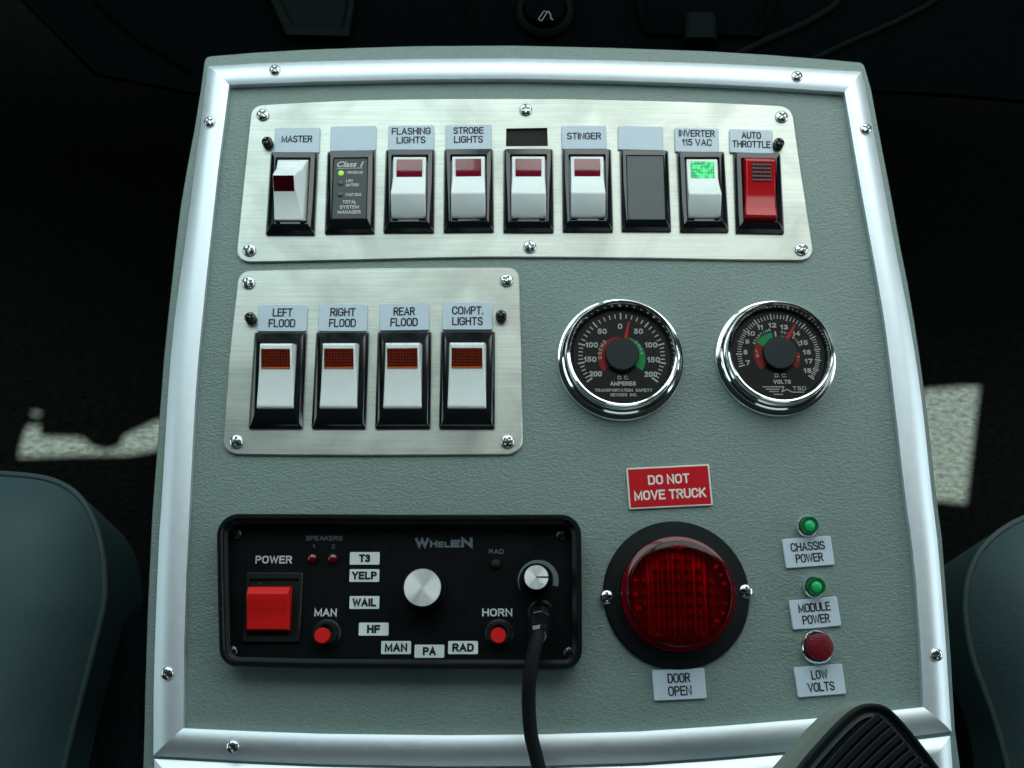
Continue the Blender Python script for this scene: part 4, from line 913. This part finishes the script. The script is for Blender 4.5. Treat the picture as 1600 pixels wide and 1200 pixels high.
# push buttons
for bx, by, rx, ry in ((511, 990, 502, 993), (780, 990, 778.5, 993)):
    x, y = S(bx, by); mb = MB(); mb.lathe([(0.0066, ZB), (0.0066, ZB + 0.0008), (0.0058, ZB + 0.0014), (0.0056, ZB + 0.0034), (0.0050, ZB + 0.0044), (0.0040, ZB + 0.0044), (0.0038, ZB + 0.003)], 40, (x, y, 0), cap1=True)
    pb = mb.build('push_button', M['black_matte'], sir)
    x, y = S(rx, ry, ZB + 0.008); mb = MB(); mb.lathe([(0.0036, ZB + 0.003), (0.0036, ZB + 0.0060), (0.0032, ZB + 0.0066)], 32, (x, y, 0)); mb.build('button_cap', M['red_matte'], pb)
# speaker lamps and radio lamp
for lx, ly, m_, nm in ((489, 873, 'red_led', 'speaker_lamp'), (520.7, 873, 'red_led', 'speaker_lamp'), (774.5, 881, 'pit', 'radio_lamp')):
    x, y = S(lx, ly); mb = MB(); mb.lathe([(0.0022, ZB), (0.0022, ZB + 0.0012), (0.0018, ZB + 0.0022), (0.0008, ZB + 0.0028)], 24, (x, y, 0)); mb.build(nm, M[m_], sir)
# knobs
def knob(px, py, bx, by, r, rb, hgt, pointer=False):
    zc = ZB + hgt; x, y = S(px, py, zc)
    mb = MB(); seg = 60; rings = []
    for rr_, z in ((rb, ZB + 0.0002), (rb, ZB + 0.0016), (r * 1.07, ZB + 0.0026), (r * 1.05, zc - 0.001), (r * 1.0, zc)):
        rings.append([(x + rr_ * (1 + (0.025 if i % 2 and 0.002 < z - ZB < hgt - 0.0003 else 0)) * cos(2 * pi * i / seg), y + rr_ * (1 + (0.025 if i % 2 and 0.002 < z - ZB < hgt - 0.0003 else 0)) * sin(2 * pi * i / seg), z) for i in range(seg)])
    mb.loft(rings, False, True); kb = mb.build('knob', M['black_satin'], sir)
    mb = MB(); mb.lathe([(r * 0.99, 0.0), (r * 0.97, 0.0003), (r * 0.5, 0.00034), (r * 0.02, 0.00034)], 64); cap = mb.build('knob_cap', M['knob_top'], kb); cap.location = (x, y, zc)
    if pointer:
        mb = MB(); mb.box(x, x + r * 0.98, y - 0.0002, y + 0.0004, zc + 0.0004, zc + 0.0005); mb.build('pointer', M['ink'], kb, smooth=False)
knob(660, 918, 668, 923, 0.0086, 0.0100, 0.015)
knob(838, 902, 842, 906, 0.0056, 0.0066, 0.013, True)
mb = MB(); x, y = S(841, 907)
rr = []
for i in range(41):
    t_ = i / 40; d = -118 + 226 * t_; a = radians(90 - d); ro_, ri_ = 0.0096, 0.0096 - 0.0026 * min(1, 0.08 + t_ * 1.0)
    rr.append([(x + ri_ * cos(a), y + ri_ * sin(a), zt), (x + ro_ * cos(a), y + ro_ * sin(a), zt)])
mb.loft(rr, False, False, closed=False); mb.build('volume_scale', M['shaded_grey_ink'], fp, smooth=False)
for x_, y_ in ((368, 833), (362, 1018), (889.5, 1020), (878, 835)):
    x, y = S(x_, y_, ZB + 0.001); put_screw(SCREW_D, sir, x, y, ZB + 0.0001)
# jack
x, y = S(845, 958); mb = MB(); mb.lathe([(0.0062, ZB), (0.0062, ZB + 0.0010), (0.0052, ZB + 0.0016), (0.0050, ZB + 0.0020), (0.0042, ZB + 0.0020), (0.0040, ZB)], 6 * 6, (x, y, 0), cap1=True); mb.build('jack_socket', M['black_satin'], sir)

# ---------------------------------------------------------------- microphone cord
cord = thing('microphone_cord', 'thick black microphone cord plugged into the siren control box', 'cord', P(845, 958, 0.004))
c0 = cord.location.copy()
A = P(845, 957, 0.004); B = P(841, 994, 0.020)
def loc(p): return p - c0
mb = MB(); d = (B - A); pts = [loc(A + d * s) for s in (0, 0.10, 0.101, 0.35, 0.36, 0.9, 1.0)]
mb.tube(pts, [0.0042, 0.0048, 0.0051, 0.0053, 0.0050, 0.0048, 0.0040], 8); mb.build('plug', M['black_gloss'], cord, smooth=False, bevel=0.0003)
path = [(841.5, 988, 0.019), (838, 1002, 0.022), (832, 1030, 0.024), (827.5, 1060, 0.024), (826, 1090, 0.022), (827, 1120, 0.020), (830, 1150, 0.018), (836, 1175, 0.017), (842, 1200, 0.016), (850, 1230, 0.014), (866, 1290, 0.010)]
pp = [P(*q) for q in path]; fine = []
for i in range(len(pp) - 1):
    p0, p1, p2, p3 = pp[max(i - 1, 0)], pp[i], pp[i + 1], pp[min(i + 2, len(pp) - 1)]
    for k in range(8):
        t_ = k / 8; fine.append(0.5 * ((2 * p1) + (p2 - p0) * t_ + (2 * p0 - 5 * p1 + 4 * p2 - p3) * t_ * t_ + (3 * p1 - p0 - 3 * p2 + p3) * t_ ** 3))
mb = MB(); mb.tube([loc(q) for q in fine], 0.0031, 20); mb.build('cable', M['rubber'], cord)

# ---------------------------------------------------------------- hand microphone lying over the lower right corner
ZM = 0.042
mic = thing('hand_microphone', 'black hand microphone with slatted grille and grey green case, at the lower right corner', 'microphone', P(1340, 1260, 0.006))
m0 = mic.location.copy()
def MP(px, py, z): q = P(px, py, z) - m0; return Vector((q.x, q.y))
def chaik(pl, it=2):
    for _ in range(it):
        q = []
        for i in range(len(pl)):
            a, b = pl[i], pl[(i + 1) % len(pl)]; q += [a * 0.75 + b * 0.25, a * 0.25 + b * 0.75]
        pl = q
    return pl
caseo = chaik([MP(x, y, ZM) for x, y in ((1060, 1400), (1130, 1295), (1205, 1210), (1246, 1162), (1285, 1120), (1312, 1102), (1345, 1094), (1378, 1096), (1403, 1114), (1440, 1157), (1480, 1210), (1560, 1320), (1540, 1440), (1240, 1560))], 2)
gask = chaik([MP(x, y, ZM) for x, y in ((1105, 1400), (1165, 1300), (1240, 1207), (1272, 1168), (1308, 1129), (1333, 1107), (1356, 1098), (1382, 1101), (1403, 1119), (1436, 1158), (1475, 1210), (1550, 1320), (1530, 1430), (1250, 1540))], 2)
zz0, zt0 = 0.004, ZM - m0.z
mb = MB(); mb.loft([ring(inset(caseo, 0.019), 0.0), ring(inset(caseo, 0.015), 0.010), ring(inset(caseo, 0.0012), zt0 - 0.010), ring(caseo, zt0 - 0.006), ring(inset(caseo, 0.0009), zt0 - 0.003), ring(inset(caseo, 0.003), zt0 - 0.0022)], True, True); mb.build('case', M['mic_case'], mic)
g2 = inset(gask, 0.0022); g3 = inset(gask, 0.0036)
mb = MB(); mb.loft([ring(gask, zt0 - 0.004), ring(gask, zt0 + 0.0004), ring(inset(gask, 0.0008), zt0 + 0.0014), ring(inset(gask, 0.0016), zt0 + 0.0012), ring(g2, zt0 - 0.0002), ring(g3, zt0 - 0.0006), ring(inset(gask, 0.0052), zt0 + 0.0004), ring(inset(gask, 0.0062), zt0 - 0.001)], False, True)
gk = mb.build('grille_frame', M['grille'], mic)
for k in range(13):
    ax, ay = 1374 + 10.6 * k, 1117 + 10.6 * k + 0.10 * k * k
    pts = []
    for j in range(9):
        s = j / 8; ln = 150 + 8 * k
        bx = ax - ln * s * 0.74 ; by = ay + ln * s * (0.62 + 0.16 * s)
        pts.append(MP(bx, by, ZM))
    rows = []
    for j, q in enumerate(pts):
        a = pts[max(j - 1, 0)]; b = pts[min(j + 1, 8)]; d = (b - a).normalized(); nn = Vector((-d.y, d.x)); hw = 0.00155
        rows.append([(q.x + nn.x * hw, q.y + nn.y * hw, zt0 - 0.0008), (q.x + nn.x * hw * 0.8, q.y + nn.y * hw * 0.8, zt0 + 0.0009), (q.x - nn.x * hw * 0.8, q.y - nn.y * hw * 0.8, zt0 + 0.0009), (q.x - nn.x * hw, q.y - nn.y * hw, zt0 - 0.0008)])
    mb = MB(); mb.loft(rows, True, True); mb.build('grille_slat', M['grille'], gk, bevel=0.0002)
